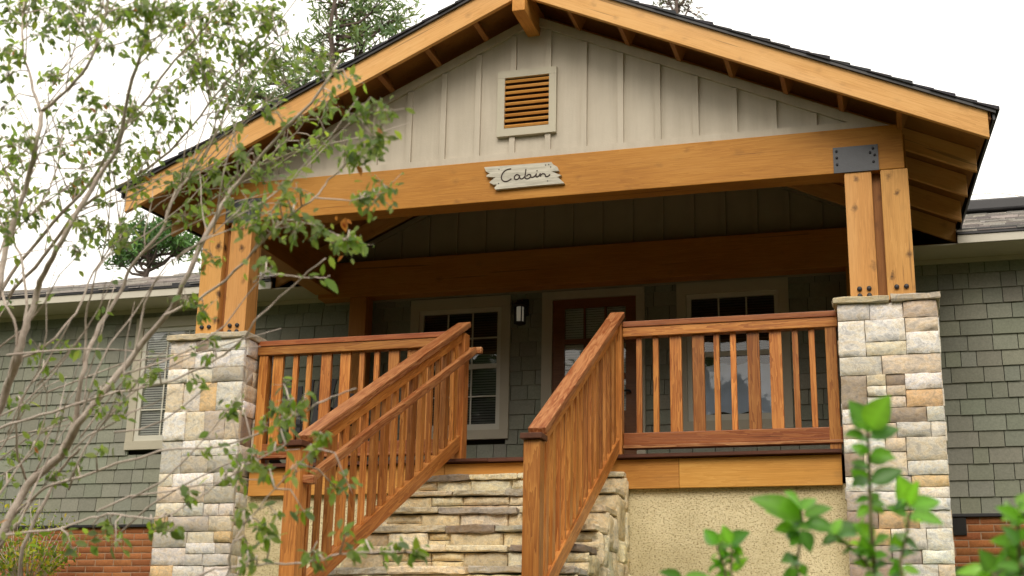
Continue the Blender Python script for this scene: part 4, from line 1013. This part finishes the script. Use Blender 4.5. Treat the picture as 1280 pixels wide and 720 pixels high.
# ------------------------------------------------------------------ trees beyond the house
def pine(name, label, base, top, limbs, tuft, seed, spread=.0, cols=None, group='trees beyond the cabin'):
    """limbs: end points of boughs; each carries tufts of needles"""
    g_ = random.Random(seed); t = thing(name, label, 'tree', base, group)
    base, top = Vector(base), Vector(top); tb = MB(); cb = MB()
    P_ = [base+(top-base)*(i/8)+Vector((g_.uniform(-.1, .1), g_.uniform(-.1, .1), 0))*(i not in (0, 8)) for i in range(9)]
    tb.tube(P_, [.13-.115*i/8 for i in range(9)], 8)
    for e_, n_, sp in limbs:
        e_ = Vector(e_); h = max(base.z+.5, min(top.z-.1, e_.z-.25-.2*(e_-top).xy.length)); s_ = base+(top-base)*((h-base.z)/(top.z-base.z))
        m_ = (s_+e_)/2+Vector((0, 0, -.1)); tb.tube([s_, m_, e_], [.028, .02, .01], 6)
        for k in range(n_):
            c = e_+Vector((g_.gauss(0, sp), g_.gauss(0, sp), g_.gauss(0, sp*.55))); tb.tube([m_+(e_-m_)*g_.uniform(.4, 1), c], [.012, .005], 4)
            col = vary(g_.choice(cols or [(.035, .065, .022), (.05, .085, .028), (.07, .11, .035), (.028, .05, .02)]), .2)
            for j in range(tuft[0]):
                d_ = (rvec(g_)+Vector((0, 0, .35))).normalized(); L = tuft[1]*g_.uniform(.6, 1.1); q_ = c+rvec(g_)*tuft[1]*.5
                leaf(cb, q_, q_+d_*L, rvec(g_), L*tuft[2], col, .05, .1, 3)
    tb.build('trunk', M['pinebark'], t); cb.build('crown', M['needle'], t)
def G(px, py, d): return at(px, py, d)
# tall pine behind the left slope of the porch roof
d_ = 19; g_ = random.Random(2); b0 = G(400, 60, d_); limbs = []
for px, py in ((355, 118), (375, 100), (340, 92), (395, 82), (360, 78), (420, 62), (445, 45), (410, 40), (470, 30), (430, 22), (455, 10), (485, 30), (500, 22), (475, 8), (440, -8), (330, 118), (385, 60), (300, 130), (345, 135), (312, 112), (490, 48), (455, 60), (425, 85), (370, 125), (420, 5)):
    limbs.append((G(px, py, d_+g_.uniform(-.6, .6)), 9, .15))
pine('pine_tree', 'feathery pine tree rising behind the left slope of the porch roof', (b0.x, b0.y, -.5), G(430, -60, d_), limbs, (14, .17, .2), 41, cols=[(.13, .20, .08), (.17, .24, .10), (.10, .16, .07), (.20, .27, .11)])
# pine beyond the left end of the main roof
d_ = 21; limbs = []
for px, py in ((150, 310), (165, 300), (180, 288), (195, 280), (200, 300), (215, 298), (228, 305), (172, 318), (148, 325), (222, 312), (185, 305), (210, 285), (160, 322), (236, 300), (190, 318)):
    limbs.append((G(px, py, d_+g_.uniform(-.5, .5)), 12, .13))
b0 = G(183, 320, d_); pine('pine_tree', 'small bright green pine crown just above the left end of the main roof', (b0.x, b0.y, -.5), G(192, 272, d_), limbs, (16, .14, .24), 42, cols=[(.07, .15, .04), (.09, .19, .05), (.05, .11, .035)])
d_ = 22; limbs = []
for px, py in ((835, 2), (850, 4), (862, 8), (845, -8), (830, -12), (860, -14), (848, -30), (840, -50)):
    limbs.append((G(px, py, d_+g_.uniform(-.4, .4)), 8, .13))
b0 = G(848, 20, d_); pine('pine_tree', 'reddish green treetop peeking over the porch ridge, right of the gable peak', (b0.x, b0.y, -.5), G(846, -70, d_), limbs, (10, .12, .2), 43, cols=[(.09, .08, .03), (.06, .08, .025), (.12, .07, .03)])
# woodland round the clearing, beside and behind the photographer (mirrored in the window panes)
wm = MB(); g_ = random.Random(77)
for k in range(120):
    a_ = R(48+g_.uniform(-1, 1)+k*222/119)                     # from the right of the view round behind to the left
    rr = g_.uniform(19, 27); x_, y_ = 1.0+rr*math.sin(a_), -1.5+rr*math.cos(a_)
    h_ = g_.uniform(7, 11.5); b_ = Vector((x_, y_, gz(x_, y_)))
    wm.tube([b_, b_+Vector((g_.uniform(-.3, .3), 0, h_*.5)), b_+Vector((g_.uniform(-.5, .5), 0, h_*.9))], [.22, .16, .05], 6, (.10, .075, .05))
    for j in range(230):
        t_ = g_.random()**.85; q_ = b_+Vector((g_.gauss(0, 1.1), g_.gauss(0, 1.1), h_*(.04+.96*t_))); L = g_.uniform(.5, 1.0)
        leaf(wm, q_, q_+rvec(g_)*L, rvec(g_), L*.8, vary(g_.choice([(.05, .08, .025), (.07, .11, .03), (.04, .06, .02)]), .2), .1, .2, 3)
wd = wm.build('woodland', M['needle'], None); wd['kind'] = 'stuff'; tag(wd, 'dark green woodland round the clearing, mirrored in the window panes', 'woodland')
# thin overhead wire beyond the right of the roof
q = MB(); w0, w1, w2 = G(1190, 245, 20), G(1247, 241, 20.6), G(1420, 262, 20); q.tube([G(1100, 252, 20), w0, w1], .006, 5); q.tube([w1, G(1290, 247, 20.4), w2, G(1600, 285, 20)], .006, 5)
tag(q.build('overhead_wire', M['bark'], None), 'thin overhead wire in the sky above the right roof edge', 'wire')

# ------------------------------------------------------------------ light
SUN_EL, SUN_AZ = 43, 172                      # sun high in front of the cabin, behind thin bright cloud
w = bpy.data.worlds.new('World'); scene.world = w; w.use_nodes = True; nt = w.node_tree
bg = nt.nodes['Background']
sky = nd(nt, 'ShaderNodeTexSky', sky_type='NISHITA', sun_disc=False, sun_elevation=R(SUN_EL), sun_rotation=R(SUN_AZ), air_density=1.0, dust_density=4.0, ozone_density=1.0)
c = mixc(nt, .86, sky.outputs[0], (14.0, 13.2, 11.9))
nt.links.new(c, bg.inputs[0]); bg.inputs[1].default_value = .10
sl_ = bpy.data.lights.new('sun', 'SUN'); sl_.energy = 1.2; sl_.angle = R(30); sl_.color = (1, .92, .80)
so = bpy.data.objects.new('sun', sl_); COL.objects.link(so)
az, el = R(SUN_AZ), R(SUN_EL); sdir = Vector((math.sin(az)*math.cos(el), math.cos(az)*math.cos(el), math.sin(el)))
so.rotation_euler = sdir.to_track_quat('Z', 'Y').to_euler()
vs_ = scene.view_settings; scene.display_settings.display_device = 'sRGB'
vs_.view_transform = 'Standard'; vs_.look = 'None'; vs_.exposure = .57; vs_.gamma = 1; vs_.use_curve_mapping = False
scene.render.engine = 'CYCLES'
